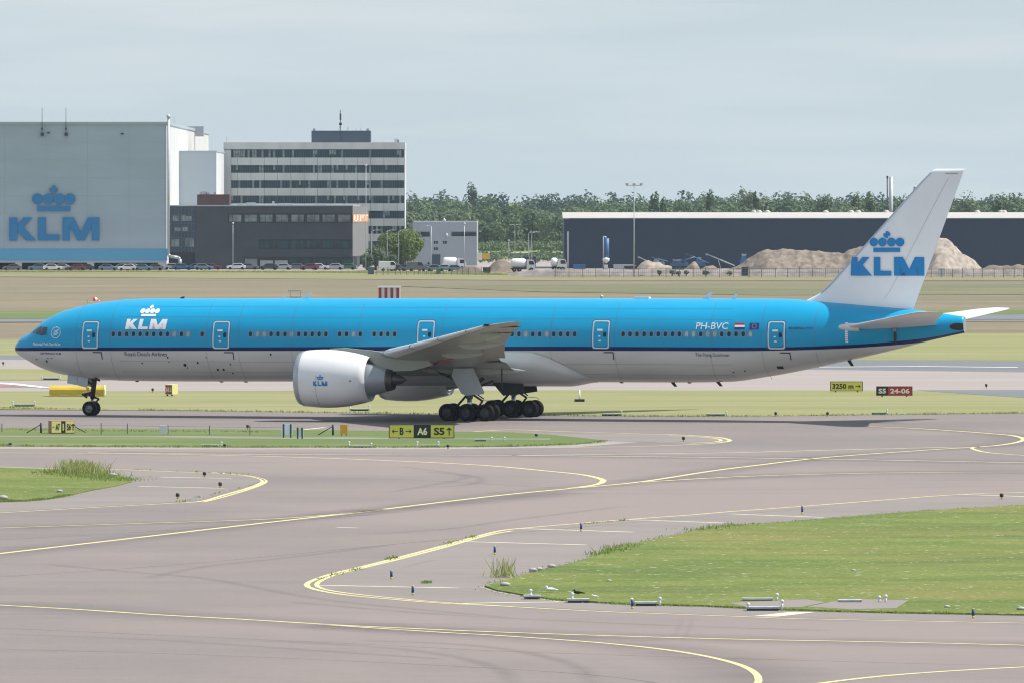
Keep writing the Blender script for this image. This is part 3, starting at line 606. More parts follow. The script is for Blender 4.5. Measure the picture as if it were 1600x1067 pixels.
for side in (-1, 1):
    b = MB(); b.grid([section(WT, y, side) for y in WY]); tip = section(WT, 32.4, side); b.add(tip, [tuple(range(len(tip)))])
    wing = b.build('wing', [WING], AIR)
    # leading edge slats, drooped a little proud of the wing
    for (y0, y1) in ((4.2, 8.6), (10.6, 15.2), (15.4, 20.2), (20.4, 25.2), (25.4, 28.2)):
        sb = MB(); rows = []
        for k in range(5):
            y = y0+(y1-y0)*k/4; _, tl, zl, c, zt, th = interp(WT, y); r = []
            for x, v in [(q, w) for q, w in FO if q < .16]: r.append((tl+x*c-.06, side*y, zl+(zt-zl)*x+v*th*(1.22 if v > 0 else 1.03)+(.02 if v > 0 else -.01)))
            rows.append(r)
        sb.grid(rows); sb.build('slat', [SLAT], wing)
    # flap track fairings
    for (_, px, py, yb) in YFAIR:
        te, zz = Bd(px, py, yb); y = abs(yb); _, tl, zl, c, zt, th = interp(WT, y); z_te = interp(WT, y)[4]
        t0 = tl+c*.42; L_ = te-t0; z0 = zl+(zt-zl)*.45-th*.3; fb = MB(); rows = []
        for k in range(15):
            u = k/14; rad = .34*max(.02, math.sin(math.pi*min(1, u**.75))**.6) if u < .999 else .01
            if k == 0: rad = .02
            cx = t0+L_*u; cz = z0+(zz-z0)*smooth(u)-.05
            rows.append([(cx, side*y+rad*.75*math.cos(a), cz+rad*math.sin(a)*1.15) for a in [2*math.pi*i/12 for i in range(12)]])
        fb.grid(rows, closed=True); fb.build('flap_fairing', [mat('flap_fairing_grey', (.36,.39,.36), .35, var=.1, scale=1)], wing)
    # flaps: panels peeping out behind the trailing edge
    for (y0, y1, dr) in ((3.4, 9.4, .18), (11.6, 17.8, .12), (18.0, 23.6, .1), (24.0, 27.6, .05)):
        fb = MB(); rows = []
        for y in (y0, (y0+y1)/2, y1):
            _, tl, zl, c, zt, th = interp(WT, y); t1 = tl+c
            rows.append([(t1-1.1, side*y, zt+.06), (t1-.2, side*y, zt+.02), (t1+.45, side*y, zt-dr), (t1-.2, side*y, zt-.1), (t1-1.1, side*y, zt-.14)])
        fb.grid(rows, sm=False); fb.build('flap', [WING], wing)
    rl = MB()
    pr = [(9.3,-1.6),(8.6,0.2),(7.8,1.2),(7.0,3.2)] if side < 0 else [(9.3,-1.6),(8.6,.2)]
    rr_ = []
    for px, py in ((664,576.5),(676,570),(690,562.3),(704,560.8),(720,556.6)):
        best = None
        for q in range(60, 200):
            y = q/10; t_, z_ = Bd(px, py, -y); _, tl, zl, c, zt, th = interp(WT, y); x = (t_-tl)/c
            if not 0 < x < 1: continue
            yt = 5*(.2969*math.sqrt(x)-.126*x-.3516*x*x+.2843*x**3-.1015*x**4); e = abs(zl+(zt-zl)*x-.75*yt*th-.03-z_)
            if best is None or e < best[0]: best = (e, t_, y, z_)
        rr_.append([(best[1], side*best[2], best[3]-.07), (best[1], side*best[2], best[3]+.05)])
    rl.grid(rr_, sm=False); rl.build('warning_line', [RED], wing, fix=False)
    # navigation light housing at the start of the raked tip
    nl = MB(); _, tl, zl, c, zt, th = interp(WT, 28.6); nl.box(tl-.05, tl+.5, side*28.35, side*28.9, zl-.02, zl+.12); nl.build('navigation_light', [DARK], wing)

# engines
for side in (-1, 1):
    cy, cz = side*9.6, 3.1
    eng = bpy.data.objects.new('engine', None); COL.objects.link(eng); eng.parent = AIR; eng.location = (0, 0, 0)
    out = [(-11.50,1.72),(-11.55,1.80),(-11.50,1.88),(-11.3,1.97),(-10.9,2.045),(-10.3,2.09),(-9.6,2.11),(-8.8,2.09),(-8.0,2.01),(-7.3,1.89),(-6.7,1.76),(-6.2,1.62),(-6.2,1.57),(-6.8,1.6)]
    b = MB(); b.lathe([(a, r) for a, r in out], (0, cy, cz), n=56); b.build('cowling', [WHITE], eng)
    b = MB(); b.lathe([(-11.49,1.73),(-11.2,1.66),(-10.6,1.64),(-10.0,1.66)], (0, cy, cz), n=48); b.build('inlet_duct', [SLAT], eng)
    b = MB(); b.lathe([(-11.552,1.80),(-11.56,1.815),(-11.51,1.895),(-11.25,1.995),(-11.14,2.024)], (0, cy, cz), n=56); b.build('inlet_lip', [mat('lip_metal', (.42,.45,.47), .35, metal=.3)], eng)
    b = MB()
    for k in range(22):
        a = 2*math.pi*k/22; a2 = a+.22
        b.add([(-10.1,cy+.4*math.cos(a),cz+.4*math.sin(a)),(-10.0,cy+1.62*math.cos(a),cz+1.62*math.sin(a)),(-9.75,cy+1.62*math.cos(a2),cz+1.62*math.sin(a2)),(-9.8,cy+.4*math.cos(a2),cz+.4*math.sin(a2))], [(0,1,2,3)])
    b.lathe([(-10.7,.02),(-10.5,.2),(-10.1,.42),(-9.8,.45)], (0, cy, cz), n=24); b.add([(-9.6,cy+1.64*math.cos(q),cz+1.64*math.sin(q)) for q in [k*math.pi/16 for k in range(32)]], [tuple(range(32))])
    b.build('fan', [NOZ], eng)
    b = MB(); b.lathe([(-7.2,1.28),(-6.4,1.22),(-5.8,1.10),(-5.2,.94),(-4.9,.86)], (0, cy, cz-.05), n=40); b.build('core_cowl', [CORE], eng)
    b = MB(); b.lathe([(-4.95,.85),(-4.45,.74),(-4.45,.70),(-4.9,.7)], (0, cy, cz-.05), n=40); b.build('core_nozzle', [NOZ], eng)
    b = MB(); b.lathe([(-5.0,.5),(-4.4,.45),(-3.9,.28),(-3.5,.05)], (0, cy, cz-.05), n=28); b.add([(-4.85,cy+.7*math.cos(q),cz-.05+.7*math.sin(q)) for q in [k*math.pi/12 for k in range(24)]], [tuple(range(24))]); b.build('exhaust_plug', [NOZ], eng)
    b = MB(); b.lathe([(-7.0,1.55),(-7.0,1.2)], (0, cy, cz), n=32); b.build('fan_duct', [DARK], eng)
    b = MB(); py_ = 9.38
    pp = [(-9.8,5.05),(-9.2,5.28),(-8.3,5.34),(-7.3,5.24),(-6.2,5.16),(-5.3,5.02),(-4,4.9),(-1.8,4.6),(-1.5,4.1),(-3.0,3.72),(-4.6,3.66),(-5.5,3.9),(-6.3,4.55),(-7.2,4.85)]
    b.prism([(a, side*9.6-.24, z) for a, z in pp], (0, .48, 0)); b.build('pylon', [WING], eng)
    if side < 0:
        R = lambda t_: [r for (a, r), (a2, r2) in zip(out[3:], out[4:]) if a <= t_ < a2][0] if -11.3 <= t_ < -6.2 else 1.9
        pr2 = pchip([a for a, r in out[3:12]], [r for a, r in out[3:12]])
        def oncowl(u, v, off=.012):
            r = pr2(u)+off; dz = v-cz; return (u, cy-math.sqrt(max(0, r*r-dz*dz)), v)
        a, zb = Bd(489.8, 602.3, -11.6); b_, zt = Bd(512, 595.2, -11.6); k = (b_-a)/3.93; h = zt-zb
        polys_to_mesh([[(a+x*k, zb+y*h) for x, y in p] for p in logo_shapes(10)], oncowl, 'airline_logo', LOGO, eng, cut=.15)
        b = MB(); b.grid([[oncowl(-9.75+.05*math.sin(q), cz+2.08*math.sin(q)*.985), oncowl(-9.725+.05*math.sin(q), cz+2.08*math.sin(q)*.985)] for q in [-1.35+2.7*i/20 for i in range(12)]]); b.build('panel_joint', [seamg], eng, fix=False)
        b = MB(); ux, vz = Bd(546, 594.8, -11.6); b.add([oncowl(ux+.06*math.cos(q), vz+.06*math.sin(q)) for q in [k*.785 for k in range(8)]], [tuple(range(8))]); b.build('port_hole', [DARK], eng)

# fin
F0 = [Bd(x, y, 0) for x, y in ((1457,264.3),(1507,264.6),(1427,484),(1287,455))]
tl_of = lambda z: F0[3][0]+(z-F0[3][1])*(F0[0][0]-F0[3][0])/(F0[0][1]-F0[3][1])
tr_of = lambda z: F0[2][0]+(z-F0[2][1])*(F0[1][0]-F0[2][0])/(F0[1][1]-F0[2][1])
ft = []
for z in (7.6, 8.2, 8.8, 9.2, 9.6, 10.5, 12, 14, 16, 17.6, 18.0, F0[0][1]):
    l = tl_of(z)
    if z < 9.6: l -= (9.6-z)**1.7*.9
    r = tr_of(z) if z > 8.0 else tr_of(8.0); top = F0[0][1]
    if z > 17.9: l += (z-17.9)*.5
    ft.append((z, l, 0, r-l, 0, .82-.5*(z-8)/10.5 if z < 18.1 else .22))
b = MB(); b.grid([section(ft, q[0], vert=True) for q in ft]); tp = section(ft, F0[0][1], vert=True); b.add(tp, [tuple(range(len(tp)))])
FIN = b.build('tail_fin', [FINW], AIR)
def fin_y(t, z, off=.012):
    q = interp(ft, z); x = max(0, min(1, (t-q[1])/q[3])); return (t, -(5*(.2969*math.sqrt(x)-.126*x-.3516*x*x+.2843*x**3-.1015*x**4)*q[5]+off), z)
for s in (-1, 1):
    a, zb = Bd(1328.8, 431.2, -.4); b_, zt = Bd(1442.5, 402.3, -.4); k = (b_-a)/3.93; h = zt-zb
    ps = [[(a+x*k, zb+y*h) for x, y in p] for p in logo_shapes(20)]
    if s > 0: ps = [[(a+b_-x, y) for x, y in p] for p in ps]; 
    polys_to_mesh(ps, lambda u, v, s=s: (lambda q: (q[0], q[1] if s < 0 else -q[1], q[2]))(fin_y(u, v)), 'airline_logo', LOGO, FIN, cut=.5)
# rudder hinge, leading edge strip with its shading put into a darker colour
def finstrip(c0, c1, w, z0, z1, m, name):
    b = MB(); rows = []
    for k in range(16):
        z = z0+(z1-z0)*k/15; q = interp(ft, z); t_ = q[1]+q[3]*(c0+(c1-c0)*k/15); rows.append([fin_y(t_, z, .01), fin_y(t_+w, z, .01)])
    b.grid(rows); b.build(name, [m], FIN, fix=False)
finstrip(.70,.66,.03,8.9,17.6,mat('rudder_seam', (.45,.46,.47), .5),'rudder_hinge'); finstrip(.0,.0,.14,9.3,18.0,mat('fin_edge_shading', (.38,.45,.52), .35, metal=.3),'leading_edge')
b = MB(); b.prism([fin_y(F0[0][0]+1.0, 17.95), fin_y(F0[0][0]+1.9, 17.95), fin_y(F0[0][0]+1.9, 17.9), fin_y(F0[0][0]+1.0, 17.9)], (0,-.01,0)); b.build('rudder_tip_seam', [seamg], FIN)

# stabilisers
ST = [(.6,26.2,6.75,7.6,7.0,.62),(2.0,27.45,6.88,6.5,7.1,.52),(6,31.0,7.46,4.2,7.55,.34),(9.6,34.1,7.98,2.4,8.0,.2),(10.5,35.0,8.08,1.5,8.09,.12),(10.75,35.5,8.1,.95,8.1,.06)]
for side in (-1, 1):
    b = MB(); b.grid([section(ST, y, side) for y in (.6,1.2,2,3,4,5,6,7,8,9,9.6,10.1,10.5,10.75)]); tp = section(ST, 10.75, side); b.add(tp, [tuple(range(len(tp)))])
    b.build('horizontal_stabiliser', [mat('stabiliser_grey', (.66,.66,.65), .35, var=.08, scale=.6, coat=.2)], AIR)
    b = MB(); b.lathe([(26.6,.02),(26.9,.2),(27.6,.3),(28.4,.3)], (0, side*1.95, 6.85), n=16); b.build('root_fairing', [mat('stabiliser_grey', (0,0,0))], AIR)
tm = [hullpx(1322.5, y)[1] for y in (503.5, 535)]; tt = hullpx(1322.5, 519)[0]
b = MB()
for k in range(10):
    z0 = tm[1]+(tm[0]-tm[1])*k/10; z1 = z0+(tm[0]-tm[1])*.075
    b.add([onhull(tt-.1, z0, .02), onhull(tt+.1, z0, .02), onhull(tt+.1, z1, .02), onhull(tt-.1, z1, .02)], [(0,1,2,3)])
b.build('trim_scale', [LWHITE], FUS)
t_, z_ = hullpx(1399, 516); b = MB(); b.box(t_-.12,t_+.12,-fy(t_,z_)-.25,-fy(t_,z_)+.1,z_-.1,z_+.5); b.build('elevator_horn', [STRUT], AIR)
b = MB(); b.box(t_-.06,t_+.06,-fy(t_,z_)-.15,-fy(t_,z_)+.1,z_-.9,z_-.1); b.build('drain_mast', [DSTRUT], AIR)

# main landing gear
def wheel(name, parent, t, y, r, w, lit=False):
    wb = MB(); prof_ = [(-w/2,r*.55),(-w/2,r*.82),(-w/2+.05,r*.94),(-w*.28,r),(w*.28,r),(w/2-.05,r*.94),(w/2,r*.82),(w/2,r*.55)]
    wb.lathe(prof_, (t, y, r), ax='y', n=32, mi=0)
    for s in (-1, 1):
        wb.lathe([(s*w/2,r*.56),(s*(w/2-.08),r*.5),(s*(w/2-.1),r*.3),(s*(w/2+.02),r*.22),(s*(w/2+.03),.01)], (t, y, r), ax='y', n=24, mi=1)
    return wb.build(name, [RUB, HUB if lit else mat('shaded_wheel_hub', (.07,.07,.07), .5, metal=.3, var=.3, scale=6)], parent)  # unlit hubs: shade under the wing put into a darker colour
for side in (-1, 1):
    mg = bpy.data.objects.new('main_landing_gear', None); COL.objects.link(mg); mg.parent = AIR
    cy = side*5.49
    for tt_ in (-1.46, 0, 1.46):
        for o_ in (-.70, .70): wheel('wheel', mg, tt_, cy+o_, .635, .5)
    b = MB(); b.tube((-1.6,cy,.66),(1.6,cy,.66),.16,n=10)
    for tt_ in (-1.46,0,1.46): b.tube((tt_,cy-.75,.635),(tt_,cy+.75,.635),.09)
    b.build('bogie_beam', [DSTRUT], mg)
    b = MB(); b.tube((0,cy,.75),(0,cy,1.7),.17,n=14,mi=1); b.tube((0,cy,1.6),(0,cy,4.1),.25,.28,n=14,mi=0); b.build('shock_strut', [STRUT, mat('chrome_piston', (.5,.55,.6), .2, metal=.8)], mg)
    b = MB(); b.tube((-.1,cy,2.0),(-1.05,cy,.95),.09); b.tube((-.2,cy,2.6),(-2.6,cy+.0,3.7),.12); b.tube((.2,cy,1.95),(1.0,cy,1.45),.08); b.tube((1.0,cy,1.45),(.55,cy,.85),.08); b.tube((.2,cy,2.2),(1.1,cy,1.6),.05)
    b.tube((.1,cy,2.4),(.1,cy-side*3.0,3.0),.12); b.tube((.2,cy,2.3),(1.7,cy-side*.4,2.9),.09)
    b.path([(1.0,cy,1.5),(1.8,cy,1.45),(2.0,cy,1.3)], .02); b.build('brace', [DSTRUT], mg)
    b = MB(); yd = side*6.25
    dp = [(-.87,3.82),(.62,3.85),(1.37,2.12),(1.33,1.98),(.0,1.86),(-.35,2.0),(-1.07,3.24)]
    b.prism([(a, yd+side*.25*(z-2)/2, z) for a, z in dp], (0, side*.06, 0)); b.build('gear_door', [DOORG], mg)
    b = MB(); yd = side*1.6
    b.prism([(.6,yd,2.7),(2.9,yd,2.65),(3.0,yd,2.0),(1.4,yd,1.75),(.9,yd,2.3)], (0, side*.08, 0)); b.build('belly_gear_door', [DSTRUT], mg)
# thin dark rod beside the port main gear
b = MB(); b.box(2.45,2.52,-5.6,-5.5,2.35,3.85); b.build('door_rod', [DSTRUT], AIR)
# nose gear
ng = bpy.data.objects.new('nose_landing_gear', None); COL.objects.link(ng); ng.parent = AIR
for o_ in (-.40, .40): wheel('wheel', ng, -31.2, o_, .545, .40, True)
b = MB(); b.tube((-31.2,-.4,.545),(-31.2,.4,.545),.08); b.tube((-31.2,0,.5),(-31.12,0,1.35),.10,n=12,mi=1); b.tube((-31.12,0,1.25),(-30.9,0,3.1),.17,.2,n=12); b.build('shock_strut', [DSTRUT, STRUT], ng)
b = MB(); b.tube((-31.05,0,1.4),(-30.6,0,1.25),.07); b.tube((-30.6,0,1.25),(-31.1,0,.75),.07); b.tube((-31.2,-.25,1.55),(-31.2,.25,1.55),.14); b.tube((-31.1,0,1.7),(-31.8,0,1.55),.12); b.tube((-31.9,-.1,1.6),(-31.5,-.1,1.35),.08); b.tube((-31,0,2.2),(-32.3,0,3.1),.08)
b.tube((-31.2,0,1.9),(-30.7,0,2.9),.08); b.build('brace', [DSTRUT], ng)
b = MB(); b.lathe([(-.14,.10),(.0,.12)], (-31.35,-.22,2.0), ax='x', n=12); b.build('taxi_light', [SLAT], ng)
for s in (-1, 1):
    dq = [Bd(x, y, -.62) for x, y in ((106.5,584.5),(105.2,598.2),(121,601.2),(121,586))]; dq2 = [Bd(x, y, -.62) for x, y in ((121.6,586),(121.6,601.4),(136.5,605.5),(138,589))]
    for q in (dq, dq2):
        b = MB(); b.prism([(a, s*.62, z) for a, z in q], (0, s*.05, 0)); b.build('gear_door', [DOORG], ng)
# ------------------------------------------------------------------ BUILDINGS
HW = mat('hangar_cladding', (.38,.475,.53), .6, var=.10, scale=.06, stretch=(1,1,4))
HB = mat('hangar_blue_band', (.10,.38,.58), .6, var=.08, scale=.08)
HLOGO = mat('hangar_logo_blue', (.005,.20,.46), .5, var=.06, scale=.1)
CONC = mat('concrete_cladding', (.62,.65,.62), .8, var=.18, scale=.25, stretch=(1,1,.3))
LCON = mat('light_cladding', (.62,.62,.60), .7, var=.08, scale=.1)
SILL = mat('silver_cladding', (.40,.45,.49), .5, var=.08, scale=.1, stretch=(2,2,.3))
ANTH = mat('anthracite_cladding', (.045,.055,.065), .6, var=.3, scale=.12, stretch=(1,1,2))
DGL = mat('dark_window_glass', (.012,.045,.060), .15, var=.5, scale=.35, stretch=(3,1,.4), contrast=(.45,.6))
LGL = mat('reflecting_window_glass', (.22,.28,.29), .12, var=.6, scale=.5)
BGL = mat('blue_curtain_glass', (.03,.06,.10), .15, var=.4, scale=.3)
NAVW = mat('warehouse_navy_cladding', (.012,.030,.062), .6, var=.10, scale=.08)
ROOFP = mat('pale_metal_roof', (.48,.45,.41), .6, var=.08, scale=.3)
BROWN = mat('brown_plant_room', (.09,.035,.035), .6, var=.2, scale=.5)
GALV = mat('galvanised_steel', (.50,.53,.54), .45, metal=.3, var=.15, scale=2)
DMET = mat('dark_metal', (.03,.035,.04), .6)
ORANGE = mat('orange_sign', (.75,.30,.08), .5)
WINB = mat('window_blind', (.25,.30,.29), .6, var=.5, scale=1.5, contrast=(.4,.6))
MULL = mat('window_mullion', (.06,.08,.09), .5)
JOINT = mat('cladding_joint', (.22,.23,.22), .8)
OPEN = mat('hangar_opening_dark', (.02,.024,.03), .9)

def bld(name, px, d, label, cat='building', group=None): 
    return thing(name, (Xd(px, d), d, 0), label, cat, group)
def mb(t): return MB(t.location)
# the big hangar with the logo
d = 1835.; hg = bld('hangar', 100, d, 'huge pale grey hangar at the left edge with blue crown logo and blue stripe', 'hangar')
x0, x1, zt = Xd(-420, d), Xd(260, d), Zd(191, d); d2 = 2090.; z2 = Zd(207, d2)
zo = Zd(411, d)+.0; b = mb(hg)
zb1, zb2 = Zd(407.3, d), Zd(389, d)
b.box(x0, x1, d, d+1.5, zb2, zt-.6); b.box(x0, x1, d, d+1.5, zo, zb1)
b.prism([(x1-.5,d+1.5,0),(x1-.5,d2,0),(x1-.5,d2,z2-.6),(x1-.5,d+1.5,zt-.6)], (.5,0,0), 1)  # side wall paler than the shaded front, sunlight put into its colour
b.add([(x0,d,zt-.6),(x1,d,zt-.6),(x1,d2,z2-.6),(x0,d2,z2-.6)], [(0,1,2,3)], 1)
b.box(x0,x0+.5,d+1.5,d2,0,zt-1); b.box(x0,x1,d2,d2+.5,0,z2-.6)
b.build('wall', [HW, LCON], hg)
b = mb(hg); b.box(x0, x1+.15, d-.12, d+1.5, zb1, zb2); b.build('blue_stripe', [HB], hg)
b = mb(hg); b.box(x0, x1+.2, d-.3, d+.3, zt-.6, zt); b.prism([(x1-.1,d+.3,zt-.6),(x1-.1,d2,z2-.6),(x1-.1,d2,z2),(x1-.1,d+.3,zt)], (.3,0,0)); b.build('parapet', [SILL], hg)
for pxa, pxb in ((24,34),(136,147),(247,260),(-85,-75),(-195,-184)): b = mb(hg); b.box(Xd(pxa,d), Xd(pxb,d), d, d+1.5, 0, zo); b.build('pillar', [CONC], hg)
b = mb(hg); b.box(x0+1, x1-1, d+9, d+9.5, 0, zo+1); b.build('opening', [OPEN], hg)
b = mb(hg)
for k in range(1, 7): z = zb2+(zt-.6-zb2)*k/7; b.box(x0, x1, d-.02, d+.1, z-.04, z+.04)
for k in range(14): x = x1-8.4-k*9.3; b.box(x-.04, x+.04, d-.025, d+.1, zb2, zt-.6)
b.build('cladding_joint', [mat('hangar_joint', (.335,.405,.43), .7)], hg)
a, zb_ = Xd(14.4, d), Zd(376.3, d); k = (Xd(155.3, d)-a)/3.93; h = Zd(340.2, d)-zb_
b = mb(hg)
for p in logo_shapes(24): b.prism([(a+x*k, d-.5, zb_+y*h) for x, y in p], (0,.4,0))
b.build('airline_logo', [HLOGO], hg)
b = mb(hg); pxs = x1+.5; b.tube((pxs, d-.3, 3.2), (pxs, d-.3, zt+1), .3, n=8); b.lathe([(-.3,.05),(0,.5),(.4,.5),(.7,.05)], (pxs, d-.3, zt+1), ax='z', n=10)
b.path([(pxs,d-.3,3.4),(pxs+.3,d-.4,3),(pxs+2.2,d-.4,2.7),(pxs+2.6,d-.4,2.3),(pxs+2.6,d-.4,.8)], .35, n=8); b.build('flue_pipe', [GALV], hg)
for px in (66, 103.3):
    b = mb(hg); x = Xd(px, d); b.tube((x,d-.5,Zd(212,d)),(x,d-.5,Zd(169,d)),.07,n=5); b.box(x-.3,x+.4,d-.7,d-.1,Zd(213,d),Zd(208,d)); b.box(x-.2,x+.2,d-.6,d-.3,Zd(203,d),Zd(200,d)); b.build('antenna', [DMET], hg)
for px, py in ((76,208),(191,209.5)): b = mb(hg); x = Xd(px,d); b.box(x-.3,x+.3,d-.5,d,Zd(py+1,d),Zd(py-1,d)); b.build('floodlight', [DMET], hg)
b = mb(hg); X_, Y_ = Xd(306,2000), 2000.; b.box(X_-2,X_+2,Y_-3,Y_+1,Zd(201,Y_)-2,Zd(198,Y_)); b.build('roof_vent', [GALV], hg)
b = mb(hg); b.box(Xd(272,1990)-.06,Xd(272,1990)+.06,1990,1990.2,Zd(236,1990),Zd(182,1990)); b.build('mast', [GALV], hg)
# lower annex of the hangar
d = 1905.; an = bld('annex_block', 302, d, 'lower plain grey block joined to the right side of the hangar', 'building')
b = mb(an); xa, xb = Xd(266,d), Xd(338,d); zt = Zd(236,d); b.box(xa,xb,d,d+.4,0,zt-.3); b.box(xb-.4,xb,d+.4,d+51,0,zt-.3,1); b.box(xa,xa+.3,d+.4,d+51,0,zt-.3,1); b.add([(xa,d,zt-.3),(xb,d,zt-.3),(xb,d+51,zt-.3),(xa,d+51,zt-.3)],[(0,1,2,3)],1); b.box(xa,xb,d+51,d+51.4,0,zt-.3)  # sunlight on the right side put into a paler cladding colour
b.build('wall', [mat('annex_cladding', (.44,.49,.52), .6, var=.06, scale=.1), LCON], an)
b = mb(an); b.box(xa-.1,xb+.12,d-.15,d+.5,zt-.3,zt); b.box(xb-.2,xb+.12,d+.5,d+51,zt-.3,zt); b.build('parapet', [SILL], an)
# office tower with ribbon windows
d = 1960.; ot = bld('office_tower', 492, d, 'seven storey concrete office block with dark ribbon windows and blue rooftop box', 'office block')
xa, xb = Xd(350,d), Xd(631,d); zt = Zd(223,d); xm = Xd(361,d); pitch = Zd(234.7,d)-Zd(258.5,d); wh = Zd(234.7,d)-Zd(246.8,d); z0 = Zd(234.7,d)
b = mb(ot); b.box(xa,xb,d+.4,d+18,0,zt-1.0,0); b.box(xb,xb+.3,d+.1,d+18.1,0,zt-.2,1); b.build('wall', [mat('tower_core_wall', (.2,.2,.2), .8), LCON], ot)
b = mb(ot); b.box(xa-.1,xb+.35,d-.1,d+18.2,z0+.15,zt); b.build('parapet', [CONC], ot)
for k in range(8):
    zt_ = z0-pitch*k
    if zt_ < 1.5: break
    b = mb(ot); b.box(xm, xb, d+.12, d+.35, zt_-wh, zt_, 0)
    n = 74
    for i in range(n+1):
        x = xm+(xb-xm)*i/n; b.box(x-.035, x+.035, d+.05, d+.12, zt_-wh, zt_, 1)
    for i in range(n):
        if random.random() < .22:
            x = xm+(xb-xm)*i/n; b.box(x+.05, x+.5, d+.09, d+.12, zt_-wh*random.choice((1,.6,1)), zt_, 2)
    b.build('window_band', [DGL, MULL, WINB], ot)
    zl = max(0, zt_-pitch+.0); b = mb(ot); b.box(xa, xb+.2, d, d+.4, zl, zt_-wh, 0)
    if k < 8: b.box(xa, xm, d+.01, d+.4, zt_-wh, zt_, 0)
    for i in range(13):
        x = xm+(xb-xm)*(i+.5)/13; b.box(x-.05, x+.05, d-.02, d+.01, zl, zt_-wh, 1)
    b.box(xm-.05, xm+.05, d-.02, d+.01, zl, zt_, 1)
    b.build('spandrel', [CONC, JOINT], ot)
b = mb(ot); b.box(Xd(486,d),Xd(578.5,d),d+4,d+14,zt-.3,Zd(204.5,d)); b.build('plant_room', [mat('plant_room_blue', (.05,.075,.11), .5, var=.1, scale=.4)], ot)
b = mb(ot); x = Xd(531.5,d); b.tube((x,d+3.5,zt),(x,d+3.5,Zd(172,d)),.09,n=5); b.box(x-.35,x+.35,d+3.2,d+3.8,Zd(196,d),Zd(192,d)); b.box(x-.2,x+.2,d+3.3,d+3.7,Zd(188,d),Zd(178,d)); b.tube((x-.5,d+3.5,Zd(203,d)),(x+.3,d+3.5,Zd(192,d)),.06,n=4); b.build('antenna_mast', [DMET], ot)
for px, t_, w_ in ((353,213,.05),(543,199,.08),(556,201,.05),(563,200,.05),(619,217,.5),(622,219,.2),(490,201,.3),(574,201,.3)): b = mb(ot); x = Xd(px,d); b.box(x-w_,x+w_,d+5,d+5.3,Zd(223 if px<480 or px>600 else 205,d)-.3,Zd(t_,d)); b.build('roof_pole', [GALV], ot)
# anthracite building
d = 1848.; db = bld('dark_office_building', 410, d, 'long low anthracite office building with orange corner panel in front of the tower', 'office block')
xa, xg, xb = Xd(262,d), Xd(305,d), Xd(551,d); zt = Zd(321,d); DD = 88
R1, R2, R3 = (Zd(349,d),Zd(334,d)), (Zd(390,d),Zd(374.5,d)), (0,Zd(402,d))
b = mb(db)
def wallwin(zr, pa, pb):      # wall pieces around a strip
    pass
b.box(xg,xb,d,d+.5,R1[1],zt-.25); b.box(xg,Xd(356,d),d,d+.5,R1[0],R1[1]); b.box(xg,xb,d,d+.5,R2[1],R1[0])
b.box(xg,Xd(404,d),d,d+.5,R2[0],R2[1]); b.box(xg,xb,d,d+.5,R3[1],R2[0]); b.box(xg,Xd(380,d),d,d+.5,0,R3[1])
b.box(xa,xb,d+.5,d+DD,0,zt-.5); b.build('wall', [ANTH], db)
b = mb(db); b.box(xa,xb+.1,d-.1,d+DD,zt-.25,zt); b.build('roof', [mat('pale_roof_edge', (.38,.42,.44), .6)], db)
b = mb(db); zc_ = Zd(395,d); b.box(xa,xg,d+.05,d+.45,zc_,zt-.3,0)
for i in range(9): x = xa+(xg-xa)*i/8; b.box(x-.05,x+.05,d,d+.05,zc_,zt-.3,1)
for z in (Zd(336,d),Zd(350,d),Zd(362,d),Zd(372,d),Zd(386,d)): b.box(xa,xg,d+.0,d+.05,z-.05,z+.05,1)
for i,(pa,pb,ya,yb) in enumerate(((270,280,337,346),(283,290,337,346),(291,300,338,346),(272,282,356,362),(285,293,355,362),(289,295,373,386),(296,303,373,386),(268,280,374,386))):
    b.box(Xd(pa,d),Xd(pb,d),d+.02,d+.05,Zd(yb,d),Zd(ya,d),2)
b.build('glass_front', [BGL, MULL, LGL], db); b = mb(db); b.box(xa,xg,d+.35,d+.45,0,zc_); b.build('entrance_recess', [OPEN], db)
for px in range(8):
    p0 = 358+px*24.35; b = mb(db); b.box(Xd(p0-2,d),Xd(p0+22.35,d),d+.2,d+.45,R1[0],R1[1],0); b.box(Xd(p0,d),Xd(p0+19,d),d+.14,d+.2,R1[0]+.3,R1[1]-.3,1)
    if px < 7: b.box(Xd(p0+5+px*1.3,d),Xd(p0+5.7+px*1.3,d),d+.1,d+.14,R1[0]+.3,R1[1]-.3,0)
    b.build('window', [mat('window_frame_dark', (.015,.018,.02), .5), LGL], db)
for px in range(6):
    p0 = 406+px*24.3; b = mb(db); b.box(Xd(p0-2,d),Xd(p0+22.3,d),d+.2,d+.45,R2[0],R2[1],0); b.box(Xd(p0,d),Xd(p0+19,d),d+.14,d+.2,R2[0]+.3,R2[1]-.3,1)
    b.build('window', [mat('window_frame_dark', (0,0,0)), DGL], db)
b = mb(db); b.box(Xd(380,d),Xd(402.6,d),d+.2,d+.45,0,R3[1],0); b.box(Xd(382.5,d),Xd(402,d),d+.1,d+.2,.3,R3[1]-.4,1); b.build('window', [mat('window_frame_dark', (0,0,0)), LGL], db)
for pa in (406.5, 429.5): b = mb(db); b.box(Xd(pa-1.6,d),Xd(pa+21.6,d),d+.2,d+.45,0,R3[1],0); b.box(Xd(pa,d),Xd(pa+20,d),d+.05,d+.2,0,Zd(407.5,d),1); b.build('garage_door', [mat('window_frame_dark', (0,0,0)), mat('garage_door_grey', (.36,.38,.38), .6, var=.1, scale=.5)], db)
b = mb(db); b.box(Xd(451.2,d),xb,d+.2,d+.45,0,R3[1],0)
